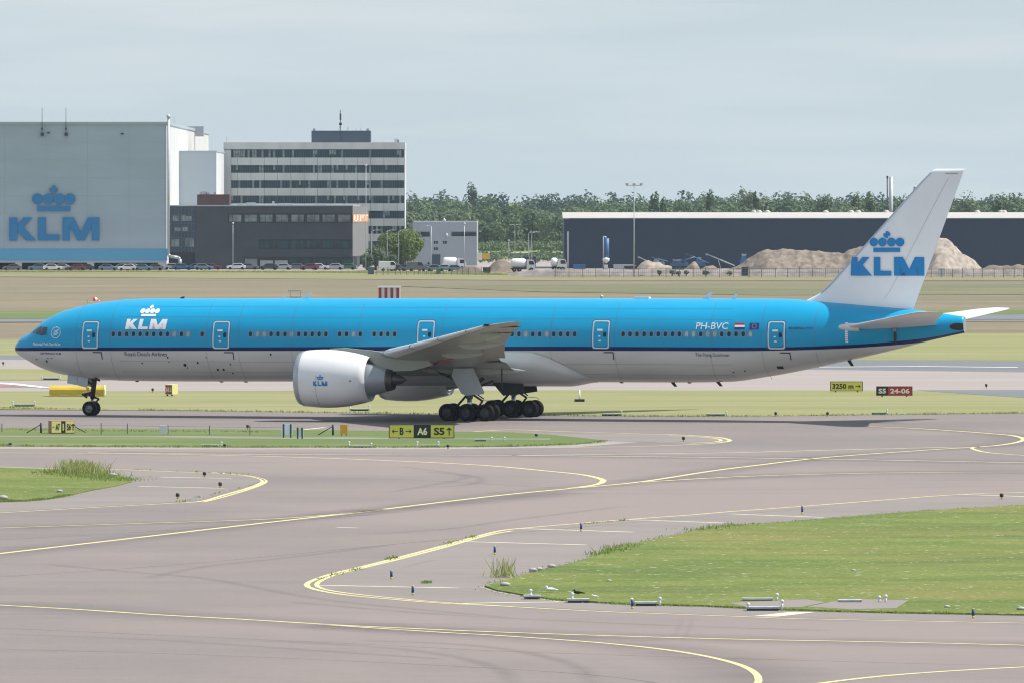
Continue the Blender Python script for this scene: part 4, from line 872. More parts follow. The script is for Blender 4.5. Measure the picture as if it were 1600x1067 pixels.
for i in range(5): p0 = 453+i*19.6; b.box(Xd(p0,d),Xd(p0+17,d),d+.1,d+.2,.9,R3[1]-.4,1); b.box(Xd(p0,d),Xd(p0+17,d),d+.05,d+.2,0,.85,2)
b.build('shop_window', [mat('window_frame_dark', (0,0,0)), DGL, mat('garage_door_grey', (0,0,0))], db)
b = mb(db); xe = xb+2.9; b.prism([(xb,d,Zd(401,d)),(xb,d,zt-.25),(xe,d+38,zt-.25),(xe,d+38,Zd(401,d))], (0,.3,0)); b.box(xb+.3,xb+1.0,d+3,d+4,0,Zd(401,d)); b.build('side_panel', [mat('side_panel_sunlit', (.20,.20,.19), .6, var=.1, scale=.5)], db)  # sun-facing side: sunlight put into a lighter grey than the front
b = mb(db); b.prism([(xb+.05,d-.2,Zd(347.5,d)),(xb+.05,d-.2,Zd(335.5,d)),(xe+.0,d+37.6,Zd(335.5,d)),(xe+.0,d+37.6,Zd(347.5,d))], (0,.2,0)); b.build('orange_panel', [ORANGE], db)
b = mb(db)
for u0, u1, v0, v1 in ((.08,.16,.1,.9),(.26,.34,.1,.9),(.08,.34,.1,.22),(.44,.52,.1,.9),(.44,.66,.5,.62),(.44,.66,.78,.9),(.6,.68,.5,.9),(.78,.86,.1,.9),(.72,.94,.75,.9)):
    q = lambda u: (xb+.05+(xe-xb)*u, d-.28+37.8*u); za, zb_ = Zd(347.5,d), Zd(335.5,d); b.add([(*q(u0),za+(zb_-za)*v0),(*q(u1),za+(zb_-za)*v0),(*q(u1),za+(zb_-za)*v1),(*q(u0),za+(zb_-za)*v1)], [(0,1,2,3)])
b.build('lettering', [LWHITE], db)
b = mb(db); b.box(Xd(308,d+6),Xd(358.5,d+6),d+6,d+16,zt,Zd(304.3,d+6)); b.box(Xd(330.5,d+6),Xd(331.5,d+6),d+5.9,d+6,zt,Zd(304.3,d+6)); b.build('rooftop_box', [BROWN], db)
for px, w_, h_ in ((314,2,4),(320,4,5),(325,3,3),(336,2,4),(427,2,6),(376,6,3),(392,9,4),(446,14,3),(501,12,2)):
    y_ = d+9 if px < 350 else d+12; b = mb(db); zz = Zd(304.3,d+6) if px < 350 else zt; sc = y_/f; b.box(Xd(px,y_)-w_*sc/1.2,Xd(px,y_)+w_*sc/1.2,y_-.6,y_+.6,zz,zz+h_*sc); b.build('roof_unit', [GALV], db)
# silver shed building
d = 1950.; sh = bld('silver_shed', 695, d, 'two storey silver clad shed with small dark windows between the tree and the wood', 'building')
xa, xc, xe_, xb = Xd(645,d), Xd(671.5,d), Xd(705,d), Xd(744.5,d); zt = Zd(346.5,d); zm = Zd(370.5,d)
b = mb(sh); b.box(xa,xb,d,d+30,0,zm,0); b.box(xa,xb,d+.6,d+30,zm,zt,0); b.box(xc,xe_,d,d+.6,zm,zt,0); b.box(xb,xb+.25,d,d+30,0,zt,1)
b.box(xe_,xb,d,d+.6,Zd(362.5,d),zt,0); b.box(xa,xc,d,d+.6,Zd(362.5,d),zt,0); b.box(xe_,xb,d-.05,d+.5,zm-.12,zm+.1,2)
b.build('wall', [SILL, LCON, GALV], sh)
for pa, pb, ya, yb in ((706.5,743,364,370),(655,671,363,370),(678,680.6,377,381.5),(681.6,684.2,377,381.5),(692,694.6,377,381.5),(695.4,698,377,381.5),(678,680.6,387,391.5),(681.6,684.2,387,391.5)):
    b = mb(sh); b.box(Xd(pa,d),Xd(pb,d),d-.04 if ya > 372 else d+.1,d+.3,Zd(yb,d),Zd(ya,d)); b.build('window', [DGL], sh)
b = mb(sh); b.box(Xd(675,d),Xd(688,d),d-.1,d+.2,0,Zd(398,d)); b.build('door', [mat('shed_door_teal', (.04,.08,.10), .5)], sh)
b = mb(sh)
for px, py in ((694,345),(698,368.5)): b.lathe([(-.3,.3),(.1,.45),(.5,.1)], (Xd(px,d), d+2 if py < 350 else d-.5, Zd(py,d)), ax='z', n=8)
b.build('lamp', [GALV], sh)
# navy warehouse
d = 1870.; wh_ = bld('warehouse', 1240, d, 'very long navy blue warehouse with pale roof edge behind the sand heaps', 'warehouse')
xa, xb = Xd(881.5,d), Xd(2400,d); zf = Zd(341,d); zr = Zd(332.2,d+24)
b = mb(wh_); b.box(xa,xb,d,d+.5,0,zf); b.box(xa,xa+.4,d+.5,d+48,0,zf); b.box(xa,xb,d+48,d+48.5,0,zf); b.build('wall', [NAVW], wh_)
b = mb(wh_); b.prism([(xa-.3,d-.4,zf),(xa-.3,d+24,zr),(xa-.3,d+48.8,zf),(xa-.3,d+48.8,zf-.1),(xa-.3,d-.4,zf-.15)], (xb-xa+.6,0,0)); b.build('roof', [ROOFP], wh_)
b = mb(wh_); b.box(xa-.1,Xd(889,d),d-.35,d-.02,Zd(343,d),zf-.15,1); b.tube((Xd(887.5,d),d-.2,0),(Xd(887.5,d),d-.2,Zd(362,d)),.22,n=8); b.build('corner_trim', [GALV, ROOFP], wh_)
b = mb(wh_)
for px in (1178, 1186, 1290, 1330, 1341, 1385, 1527, 1564, 1569, 1199): b.lathe([(-.4,.7),(.2,.7),(.5,.3)], (Xd(px,d+24), d+24, zr), ax='z', n=10)
b.build('roof_vent', [ROOFP], wh_)


# ------------------------------------------------------------------ chimney, silo, masts, lamps
d = 2600.; ch = thing('chimney', (Xd(1386.5,d),d,0), 'thin dark chimney beside a pale twin above the far trees', 'chimney'); b = mb(ch)
b.tube((Xd(1386.5,d),d,0),(Xd(1386.5,d),d,Zd(277,d)),.22,n=8); b.box(Xd(1386.5,d)-.3,Xd(1386.5,d)+.3,d-.3,d+.3,Zd(279,d),Zd(275.5,d)); b.build('stack', [DMET], ch)
b = mb(ch); b.tube((Xd(1393,d),d+3,0),(Xd(1393,d),d+3,Zd(277,d)),.65,n=12); b.build('pale_stack', [GALV], ch)
d = 1800.; si = thing('silo_tower', (Xd(946,d),d,0), 'narrow blue and white silo tower against the navy warehouse wall', 'silo'); b = mb(si)
b.tube((Xd(948,d),d,2),(Xd(948,d),d,Zd(373,d)),.55,n=12); b.build('silo_body', [mat('silo_blue', (.05,.16,.36), .5, var=.3, scale=.6)], si)
b = mb(si); b.tube((Xd(943,d),d,.0),(Xd(943,d),d,Zd(370,d)),.16,n=6); b.tube((Xd(943,d),d,Zd(370,d)),(Xd(948,d),d,Zd(372,d)),.16,n=6); b.build('filler_pipe', [GALV], si)
b = mb(si); b.lathe([(0,.1),(.6,.75),(1.1,.75),(1.3,.1)], (Xd(947,d),d-.4,Zd(412,d)), ax='z', n=12); b.box(Xd(947,d)-.4,Xd(947,d)+.4,d-.5,d+.5,0,Zd(414,d)); b.build('hopper', [WHITE], si)
def lamp(px, ytop, ybase, label, arm=1, style='arm'):
    d = f*H/(ybase-YH); x = Xd(px, d); z = Zd(ytop, d); t_ = thing('street_lamp', (x, d, 0), label, 'street lamp', 'lamp posts around the buildings'); b = mb(t_)
    b.tube((x,d,0),(x,d,z-.1),.10 if style != 'mast' else .16,.05,n=6); b.build('post', [GALV], t_)
    b = mb(t_)
    if style == 'arm':
        b.path([(x,d,z-.1),(x+arm*.6,d,z+.1),(x+arm*1.3,d,z+.15)], .06, n=5); b.box(x+arm*1.2,x+arm*1.9,d-.15,d+.15,z+.05,z+.25)
    elif style == 'double':
        for s in (-1, 1): b.path([(x,d,z-.1),(x+s*.6,d,z+.1),(x+s*1.0,d,z)], .06, n=5); b.box(x+s*.9,x+s*1.6,d-.15,d+.15,z-.1,z+.12)
    elif style == 'mast':
        b.box(x-1.6,x+1.6,d-.08,d+.08,z-.1,z+.05)
        for s in (-1.5,-.05,1.4): b.box(x+s-.25,x+s+.35,d-.3,d+.3,z+.05,z+.4)
    else: b.lathe([(-.1,.12),(.2,.3),(.4,.05)], (x,d,z-.05), ax='z', n=8)
    b.build('lamp_head', [GALV], t_); return t_
lamp(68.5,355,421,'thin lamp post in front of the letter L of the hangar logo',style='ball')
lamp(364,350,422,'lamp post before the dark building left of its windows',style='ball')
lamp(571.8,260,424,'very tall mast in front of the office tower right end',style='ball')
lamp(580.5,361,423,'bent arm lamp at the left foot of the round tree')
lamp(605,361,423,'bent arm lamp in the middle of the round tree')
lamp(623,361,423,'bent arm lamp in front of the round tree right half')
lamp(674,354,421,'bent arm lamp before the left part of the silver shed',-1)
lamp(725.6,351,428,'lamp post before the right part of the silver shed',style='ball')
lamp(767,349,381,'lamp with short arm far off at the edge of the wood',-1)
lamp(795,377,408,'short pale lamp post on the green bank',style='ball')
lamp(804.5,352,397,'double armed lamp in front of the wood',style='double')
lamp(826,364,422,'left pole of the pair of flat headed lamps by the tanker')
lamp(831,364,422.5,'right pole of the pair of flat headed lamps by the tanker')
lamp(990.7,290,433,'tall floodlight mast with three lamps on top before the navy warehouse',style='mast')
lamp(940,470-5,486,'thin marker pole far out in the meadow above the aircraft',style='ball')

# ------------------------------------------------------------------ cars and vans
TYR = RUB; CGL = mat('car_glass', (.02,.03,.04), .08)
def car_paint(c): return mat('car_paint_%02d%02d%02d' % tuple(int(x*99) for x in c), c, .3, coat=.6)
CARC = {'white': (.72,.73,.74), 'silver': (.42,.44,.46), 'grey': (.13,.14,.15), 'blue': (.03,.10,.25), 'red': (.16,.03,.03), 'black': (.02,.02,.025), 'light blue': (.13,.22,.28), 'green': (.03,.14,.06)}
def car(x, y, col, label, van=False, rz=0):
    t_ = thing('parked_van' if van else 'parked_car', (x, y, 0), label, 'van' if van else 'car', 'cars parked in front of the buildings', rz=rz)
    if van: body = [(-2.4,.35),(2.4,.35),(2.4,.9),(2.2,1.15),(1.5,1.35),(1.0,2.1),(-2.35,2.2),(-2.4,.9)]; cab = [(1.0,1.3),(1.42,1.3),(.95,2.0),(.2,2.02),(.2,1.3)]; w = .95
    else: body = [(-2.15,.3),(2.15,.3),(2.2,.6),(2.05,.82),(1.1,.95),(.45,1.42),(-1.1,1.45),(-1.75,1.0),(-2.15,.92)]; cab = [(.85,.95),(.38,1.36),(-1.02,1.38),(-1.5,.98)]; w = .85
    b = MB(); b.prism([(a,-w,z) for a, z in body], (0,2*w,0)); o = b.build('body', [car_paint(CARC[col])], t_)
    bv = o.modifiers.new('bevel','BEVEL'); bv.width = .07; bv.segments = 2
    b = MB()
    for s in (-1, 1): b.prism([(a, s*(w+.005), z) for a, z in cab], (0,s*.015,0))
    if not van: b.add([(1.07,-w+.12,.985),(1.07,w-.12,.985),(.49,w-.2,1.415),(.49,-w+.2,1.415)],[(0,1,2,3)]); b.add([(-1.72,-w+.12,1.06),(-1.72,w-.12,1.06),(-1.14,w-.2,1.45),(-1.14,-w+.2,1.45)],[(0,1,2,3)])
    else: b.add([(1.5,-w+.1,1.4),(1.5,w-.1,1.4),(1.06,w-.1,2.06),(1.06,-w+.1,2.06)],[(0,1,2,3)])
    b.build('window', [CGL], t_)
    for a in (-1.35, 1.35):
        for s in (-1, 1):
            q = MB(); q.lathe([(-.11,.05),(-.11,.31),(.11,.31),(.11,.05)], (a,s*(w-.08),.31), ax='y', n=14); q.build('wheel', [TYR], t_)
    return t_
CW = [(17,'grey','dark car half inside the leftmost hangar bay',0),(57,'light blue','bluish car in the second hangar bay',0),(80,'white','white car just right of the thin lamp post at the hangar',0),(93,'silver','low silver car behind the white one at the hangar',0),(118,'red','reddish car right of the middle of the second hangar bay',0),(130,'black','black car beside the second hangar pillar',0),
      (167,'light blue','bluish car at the left of the third hangar bay',0),(187,'silver','silver car next to two white cars in the third hangar bay',0),(197,'white','left one of two white cars in the third hangar bay',0),(208,'white','right one of two white cars in the third hangar bay',0),(222,'light blue','bluish car right of the two white cars',0),(239,'grey','dark grey car before the last hangar pillar',0),
      (268,'silver','silver car by the curved flue pipe',1),(282,'blue','blue car before the dark entrance recess',1),(303,'blue','bright blue car at the corner of the glass front',1),(316,'light blue','pale blue car right of the bright blue one',1),(329,'red','small red car on the grass edge before the dark building',1),
      (367,'white','white car at the foot of the lamp before the dark building',1),(387,'grey','grey car under the first ground floor window',1),(418,'black','black car before the left garage door',1),(438,'silver','silver car before the right garage door',1),(460,'grey','grey car just right of the garage doors',1),(482,'red','red and white car before the shop windows',1),(497,'white','white car before the shop windows',1),(520,'silver','silver car near the right end of the shop windows',1),(540,'green','green car at the right end of the dark building',1)]
for px, c, l, k in CW:
    dd = 1816 if k == 0 else 1832; dd += random.uniform(-4, 4); car(Xd(px+2, dd), dd, c, l, rz=random.choice((0, math.pi))+random.uniform(-.12,.12))
for px, c, l, v, dd in ((608,'white','white van under the round tree',1,1800),(622,'grey','dark car in the shade right of the white van',0,1800),(634,'black','black car between the tree and the grey van',0,1800),(652,'grey','grey van in front of the silver shed',1,1790),(665,'blue','dark blue car beside the grey van',0,1800),(680,'light blue','pale blue car below the shed door',0,1795),(697,'silver','silver car left of the tanker truck',0,1800),(712,'light blue','bluish car in front of the tanker truck',0,1790)):
    car(Xd(px, dd), dd, c, l, bool(v), random.uniform(-.3,.3))
def tanker(px, d, L_, label, col=WHITE):
    x = Xd(px, d); t_ = thing('tank_truck', (x, d, 0), label, 'tank truck', 'white tank trucks on the yard'); b = mb(t_)
    b.lathe([(-L_/2,.2),(-L_/2+.1,.8),(-L_/2+.5,1.05),(L_/2-.5,1.05),(L_/2-.1,.8),(L_/2,.2)], (x,d,1.9), n=20); b.build('tank', [col], t_)
    b = mb(t_); b.box(x-L_/2,x+L_/2+1.9,d-.9,d+.9,.55,.85); b.build('chassis', [DMET], t_)
    b = mb(t_); xx = x+L_/2+.1; b.prism([(xx,d-1.1,.6),(xx+1.9,d-1.1,.6),(xx+1.9,d-1.1,1.6),(xx+1.5,d-1.1,2.6),(xx,d-1.1,2.7)], (0,2.2,0)); b.build('cab', [col], t_)
    b = mb(t_); b.prism([(xx+.5,d-1.13,1.6),(xx+1.7,d-1.13,1.6),(xx+1.4,d-1.13,2.4),(xx+.5,d-1.13,2.4)], (0,.02,0)); b.build('window', [CGL], t_)
    for a in (-L_/2+.8, -L_/2+1.9, L_/2+1.1):
        for s in (-1, 1): q = mb(t_); q.lathe([(-.15,.1),(-.15,.48),(.15,.48),(.15,.1)], (x+a,d+s*.95,.48), ax='y', n=14); q.build('wheel', [TYR], t_)
tanker(703, 1815, 3.2, 'white round tank truck behind the cars at the silver shed'); tanker(810, 1778, 3.4, 'white tank truck with blue underside by the pair of lamps')
tanker(866, 1800, 1.6, 'short pale concrete mixer near the warehouse corner')
# skips, containers, yellow shed on the yard
def crate(px0, px1, y0, y1, d, m, name, label, cat, dep=2.4):
    xa, xb, za, zb = Xd(px0,d), Xd(px1,d), max(0, Zd(y1,d)), Zd(y0,d); t_ = thing(name, ((xa+xb)/2, d+dep/2, 0), label, cat); b = mb(t_)
    b.box(xa,xb,d,d+dep,za,zb); o = b.build('body', [m], t_); b = mb(t_)
    n = max(3, int((xb-xa)/.6))
    for i in range(n+1): x = xa+(xb-xa)*i/n; b.box(x-.06,x+.06,d-.06,d,za,zb-.05)
    b.box(xa-.05,xb+.05,d-.08,d+dep+.05,zb-.12,zb+.04); b.build('ribs', [m], t_); return t_
crate(896,914.5,414,421,1845,mat('container_blue',(.04,.16,.36),.5,var=.2,scale=1),'container','blue shipping container at the foot of the warehouse','container')
crate(682,688,421,430.5,1735,mat('bin_green',(.01,.20,.07),.5),'waste_container','small bright green bin on the yard fence line','bin')
crate(753,765,397,405.5,1960,mat('cabin_yellow',(.62,.38,.06),.5),'site_cabin','yellow ochre site cabin right of the silver shed','cabin')
crate(746,752.5,396,407,1958,LCON,'site_cabin','narrow white site cabin beside the yellow one','cabin')
crate(819,826,402,420,1830,mat('tank_navy',(.02,.04,.10),.5),'storage_tank','left dark blue tank behind the white tank truck','tank')
crate(829,837,402,420,1830,mat('tank_navy',(0,0,0)),'storage_tank','right dark blue tank behind the white tank truck','tank')
crate(575,584,418,430,1725,mat('locker_grey',(.12,.15,.16),.6),'transformer_cabinet','dark grey cabinet at the left foot of the round tree','cabinet')
crate(755,766,418.5,431,1725,mat('locker_dark',(.04,.05,.06),.6),'transformer_cabinet','dark cabinet on the fence line right of the sand heap','cabinet')
crate(1159,1169,418,432,1690,mat('locker_dark',(0,0,0)),'gate_house','small dark gate frame in the fence at the foot of the big sand heap','gate house',1.5)
crate(1467,1476,420,433.5,1690,LCON,'gate_house','small pale gate box in the fence right of the tail fin','gate house',1.5)
crate(959,991,414,421,1840,GALV,'container','grey container left of the floodlight mast','container')
# person on the yard
def person(px, ybase, hgt, label, top, leg):
    d = f*H/(ybase-YH); x = Xd(px, d); s = hgt/1.75
    me = bpy.data.meshes.new('person'); V = [(0,0,.95),(0,0,1.15),(0,0,1.40),(0,0,1.52),(0,0,1.66),(-.17,0,1.40),(-.24,.02,1.12),(-.26,-.08,.86),(.17,0,1.40),(.24,.02,1.12),(.24,-.1,.88),(-.09,0,.9),(-.11,.02,.48),(-.12,.04,.06),(.09,0,.9),(.11,-.02,.48),(.13,.0,.06),(-.12,-.1,.03),(.13,-.14,.03)]
    E_ = [(0,1),(1,2),(2,3),(3,4),(2,5),(5,6),(6,7),(2,8),(8,9),(9,10),(0,11),(11,12),(12,13),(0,14),(14,15),(15,16),(13,17),(16,18)]
    me.from_pydata([(a*s,b_*s,c*s) for a,b_,c in V], E_, []); me.materials.append(top); o = bpy.data.objects.new('person', me); COL.objects.link(o); o.location = (x,d,0)
    k = o.modifiers.new('skin','SKIN'); rad = [.14,.14,.16,.06,.11,.07,.05,.035,.07,.05,.035,.09,.065,.045,.09,.065,.045,.035,.035]
    for v, r in zip(me.skin_vertices[0].data, rad): v.radius = (r*s, r*s*.8)
    me.skin_vertices[0].data[0].use_root = True
    o.modifiers.new('sub','SUBSURF').levels = 1; tag(o, label, 'person')
person(669.5, 421, 1.8, 'person in dark clothes standing among the cars by the shed', DMET, DMET)

# ------------------------------------------------------------------ heaps of sand and rubble, machinery
def heap(name, pts, d, m, label, rough=.35, slope=1.35, cat='heap', step=.45):
    prof_ = [(Xd(x,d), max(0, Zd(y,d))) for x, y in pts]
    xs = [p[0] for p in prof_]; zmax = max(p[1] for p in prof_); g = lambda x: interp([(a, b_) for a, b_ in prof_], x)[1]
    nx = int((xs[-1]-xs[0])/step)+1; D = zmax*slope; ny = max(6, int(2*D/step)); rows = []
    from mathutils import noise
    for j in range(ny+1):
        v = -1+2*j/ny; r = []
        for i in range(nx+1):
            x = xs[0]+(xs[-1]-xs[0])*i/nx; y = d+v*D; h = g(x); e = min(1, min(i, nx-i)/4)
            z = h-abs(v)*D/slope+ (noise.fractal((x*.5,y*.5,d), .8, 2., 5)*rough if h > .3 else 0)
            r.append((x, y, max(-.15, min(z, h+.25))))
        rows.append(r)
    b = MB(((xs[0]+xs[-1])/2, d, 0)); b.grid(rows); o = b.build(name, [m]); tag(o, label, cat); return o
SAND = mat('sand_rubble', (.29,.24,.19), .95, var=.5, scale=.9, bump=1)
SANDD = mat('dark_soil', (.22,.175,.13), .95, var=.35, scale=.5, bump=1)
GRAV = mat('pale_gravel', (.40,.34,.28), .95, var=.4, scale=.9, bump=1)
heap('sand_heap', [(1132,424),(1165,407),(1197,388),(1225,389.5),(1260,391),(1292,393.5),(1318,395.5),(1327,389),(1345,384),(1370,392),(1400,410),(1425,424)], 1745, SAND, 'largest flat topped sand heap left of the tail fin')
heap('sand_heap', [(1400,428),(1430,405),(1453,378),(1462,371.5),(1475,372),(1485,377),(1500,391),(1516,403),(1531,416),(1540,426)], 1735, GRAV, 'steep pointed pale rubble heap right of the tail fin', .5)
heap('sand_heap', [(1520,430),(1534,419),(1545,415.5),(1562,415),(1580,415.5),(1590,413.5),(1605,416),(1640,415),(1700,416),(1800,428)], 1722, SANDD, 'low brown earth bank at the right edge')
heap('sand_heap', [(700,427),(715,421),(731,414.5),(745,416),(752,421),(757,428)], 1740, SANDD, 'small brown earth heap below the silver shed')
heap('sand_heap', [(762,420),(772,410),(780,405.5),(792,408),(803,414),(815,421)], 1790, SANDD, 'brown earth heap between the silver shed and the tank truck')
heap('sand_heap', [(1058,424),(1072,419),(1085,408),(1090,413),(1095,422)], 1785, SAND, 'small orange sand heap below the blue crusher', .3)
heap('sand_heap', [(1093,423),(1102,416.5),(1114,415),(1122,420),(1130,424)], 1786, SAND, 'low sand heap right of the small pointed one', .3)
heap('rubble_heap', [(995,419),(1003,411),(1012,407),(1022,409),(1036,413),(1050,419)], 1800, GRAV, 'small grey rubble heap behind the floodlight mast', .4)
heap('gravel_bank', [(790,431),(812,425),(830,422),(880,421.3),(1000,421.5),(1150,421.8),(1300,421.8),(1450,422),(1600,421.5),(2000,421),(2100,431)], 1700, mat('pinkish_gravel', (.27,.235,.21), .95, var=.4, scale=.5, bump=1), 'long low gravel bank running behind the fence', .12, 1.5, 'gravel bank', .8)
MB_ = mat('machine_blue', (.05,.15,.28), .5, var=.4, scale=.8); MG = mat('machine_grey', (.38,.42,.42), .5, var=.4, scale=.8)
def conveyor(pa, ya, pb, yb, d, label, m=MG, body=True):
    a, c = P(pa, ya, d), P(pb, yb, d); t_ = thing('conveyor', ((a.x+c.x)/2, d, 0), label, 'conveyor', 'crushing machines in front of the warehouse'); b = mb(t_)
    for s in (-.5, .5): b.tube((a.x,d+s,a.z),(c.x,d+s,c.z),.13,n=4)
    b.tube((a.x,d-.45,a.z+.15),(c.x,d-.45,c.z+.15),.06,n=4); b.tube((a.x,d-.5,a.z),(a.x,d+.5,a.z),.25,n=8); b.build('frame', [m], t_)
    b = mb(t_); n = Vector((-(c.z-a.z),0,c.x-a.x)).normalized()*.12; b.prism([(a.x+n.x,d-.4,a.z+n.z),(c.x+n.x,d-.4,c.z+n.z),(c.x+n.x,d+.4,c.z+n.z),(a.x+n.x,d+.4,a.z+n.z)], (0,0,.05)); b.build('belt', [DMET], t_)
    b = mb(t_); q = a.lerp(c, .4); b.tube((q.x,d-.4,q.z),(q.x+.8,d-.4,0),.09,n=5); b.tube((q.x,d+.4,q.z),(q.x+.8,d+.4,0),.09,n=5); b.build('leg', [m], t_)
    return t_
conveyor(998,402.5,1022,414,1815,'short pale conveyor right behind the floodlight mast')
conveyor(1043,409,1018,403,1813,'blue bent conveyor pointing right in front of the warehouse',MB_)
conveyor(1074,398,1108,412,1815,'blue and pale conveyor left of the longest one',MB_)
conveyor(1104,398,1148,416,1815,'longest pale conveyor leaning down to the big sand heap')
conveyor(1060,410,1086,402,1812,'low blue conveyor rising to the small sand heap',MB_)
def crusher(pa, pb, yt, d, label, m):
    xa, xb, zt = Xd(pa,d), Xd(pb,d), Zd(yt,d); t_ = thing('crusher', ((xa+xb)/2,d,0), label, 'crusher', 'crushing machines in front of the warehouse'); L_ = xb-xa
    b = mb(t_); b.prism([(xa,d,.9),(xb,d,.9),(xb-.1*L_,d,zt*.8),(xa+.6*L_,d,zt*.75),(xa+.5*L_,d,zt),(xa+.2*L_,d,zt*.95),(xa+.05*L_,d,zt*.6)], (0,2.2,0)); b.build('housing', [m], t_)
    b = mb(t_)
    for s in (0, 1.8): b.prism([(xa+.1*L_,d+s-.1,.1),(xb-.1*L_,d+s-.1,.1),(xb-.03*L_,d+s-.1,.5),(xb-.1*L_,d+s-.1,.85),(xa+.1*L_,d+s-.1,.85),(xa+.03*L_,d+s-.1,.5)], (0,.5,0))
    b.build('track', [DMET], t_); b = mb(t_); b.prism([(xa+.25*L_,d+.2,zt*.9),(xa+.15*L_,d+.2,zt*1.12),(xa+.6*L_,d+.2,zt*1.12),(xa+.5*L_,d+.2,zt*.9)], (0,1.8,0)); b.build('hopper', [MG], t_)
crusher(1018,1040,406,1820,'pale grey crusher behind the rubble heap',MG); crusher(1046,1078,408,1822,'teal blue crusher left of the small sand heap',MB_)
crusher(1086,1103,405,1822,'blue screening machine between the two conveyors',MB_); crusher(1156,1174,400,1822,'bright blue machine half hidden by the big sand heap',mat('machine_bright_blue', (.04,.14,.34), .5)); crusher(974,1010,416,1822,'low brown crusher behind the floodlight mast',BROWN)

# fence
FM = mat('fence_mesh_metal', (.16,.17,.16), .6)
def fence(p0, p1, yb, n, hgt, label, name='mesh_fence'):
    d = f*H/(yb-YH); x0, x1 = Xd(p0,d), Xd(p1,d); t_ = thing(name, ((x0+x1)/2, d, 0), label, 'fence', 'yard fences')
    for i in range(n+1):
        x = x0+(x1-x0)*i/n+random.uniform(-.2,.2); b = mb(t_); b.box(x-.06,x+.06,d-.06,d+.06,0,hgt+random.uniform(0,.15)); b.build('post', [FM], t_)
    b = mb(t_); b.box(x0,x1,d-.02,d+.02,hgt-.1,hgt-.03); b.box(x0,x1,d-.015,d+.015,hgt*.5-.02,hgt*.5+.02); k = x0
    while k < x1: b.box(k-.012,k+.012,d-.01,d+.01,.05,hgt-.1); k += .42
    b.build('wire_panel', [FM], t_)
fence(868,1168,434,14,1.9,'mesh fence before the gravel bank left of the big sand heap'); fence(1170,1330,434,8,1.9,'mesh fence with rails at the foot of the big sand heap'); fence(1440,1760,434.5,20,1.8,'mesh fence right of the tail fin'); fence(588,762,430,18,1.5,'low fence in front of the tree and parked vans')

# ------------------------------------------------------------------ vegetation
def leaf_mat(name, c, c2, c3):
    m = bpy.data.materials.new(name); m.use_nodes = True; n = m.node_tree; L = n.links.new; b = n.nodes['Principled BSDF']
    b.inputs['Roughness'].default_value = .75; b.inputs['Specular IOR Level'].default_value = .2
    at = n.nodes.new('ShaderNodeAttribute'); at.attribute_name = 'hue'; r = n.nodes.new('ShaderNodeValToRGB')
    r.color_ramp.elements[0].color = (*c2, 1); r.color_ramp.elements[1].color = (*c3, 1); e = r.color_ramp.elements.new(.5); e.color = (*c, 1)
    L(at.outputs['Fac'], r.inputs[0]); L(r.outputs[0], b.inputs['Base Color'])
    tr = n.nodes.new('ShaderNodeBsdfTranslucent'); mx = n.nodes.new('ShaderNodeMixShader'); mx.inputs[0].default_value = .25
    L(r.outputs[0], tr.inputs['Color']); L(b.outputs[0], mx.inputs[1]); L(tr.outputs[0], mx.inputs[2]); L(mx.outputs[0], n.nodes['Material Output'].inputs[0]); return m
LEAF = leaf_mat('broad_leaf_foliage', (.115,.165,.08), (.065,.105,.055), (.17,.21,.11))
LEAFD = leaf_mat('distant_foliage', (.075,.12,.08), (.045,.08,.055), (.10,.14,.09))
LEAFL = leaf_mat('bright_tree_foliage', (.13,.19,.045), (.07,.12,.03), (.20,.25,.07))
BARK = mat('bark', (.09,.07,.05), .9, var=.3, scale=2)
def leaves(V, F, U, cx, cy, cz, rx, ry, rz_, n, size, hue, shape=1.0, flat=0):
    lob = [(random.uniform(-.55,.55)*rx, random.uniform(-.55,.55)*ry, random.uniform(-.45,.62)*rz_, random.uniform(.38,.62)) for _ in range(9)]
    lob.append((0, 0, -.1*rz_, .7))
    for i in range(n):
        lx, ly, lz, lr = random.choice(lob)
        a, cc = random.uniform(0, 6.283), random.uniform(-1, 1); s = math.sqrt(1-cc*cc); r = lr*random.uniform(.72, 1.06)
        p = Vector((cx+lx+rx*r*s*math.cos(a), cy+ly+ry*r*s*math.sin(a), cz+lz+rz_*r*cc))
        nv = Vector((s*math.cos(a), s*math.sin(a), cc+.25))+Vector((random.gauss(0,.5), random.gauss(0,.5), random.gauss(0,.5))); nv.normalize()
        u = nv.orthogonal().normalized(); w = nv.cross(u); q = random.uniform(0, 6.28); u, w = u*math.cos(q)+w*math.sin(q), w*math.cos(q)-u*math.sin(q)
        sz = size*random.uniform(.6, 1.3); k = len(V)
        V += [p+u*sz, p+w*sz*.7, p-u*sz, p-w*sz*.7]; F.append((k, k+1, k+2, k+3)); hh = min(1, max(0, hue+random.gauss(0,.16))); U += [hh]*4
def leafobj(name, V, F, U, m, parent=None, org=None):
    o3 = Vector(org or (0,0,0)); me = bpy.data.meshes.new(name); me.from_pydata([tuple(v-o3) for v in V], [], F); me.materials.append(m)
    at = me.attributes.new('hue', 'FLOAT', 'POINT'); at.data.foreach_set('value', U); o = bpy.data.objects.new(name, me); COL.objects.link(o)
    if parent is not None: o.parent = parent
    else: o.location = o3
    return o
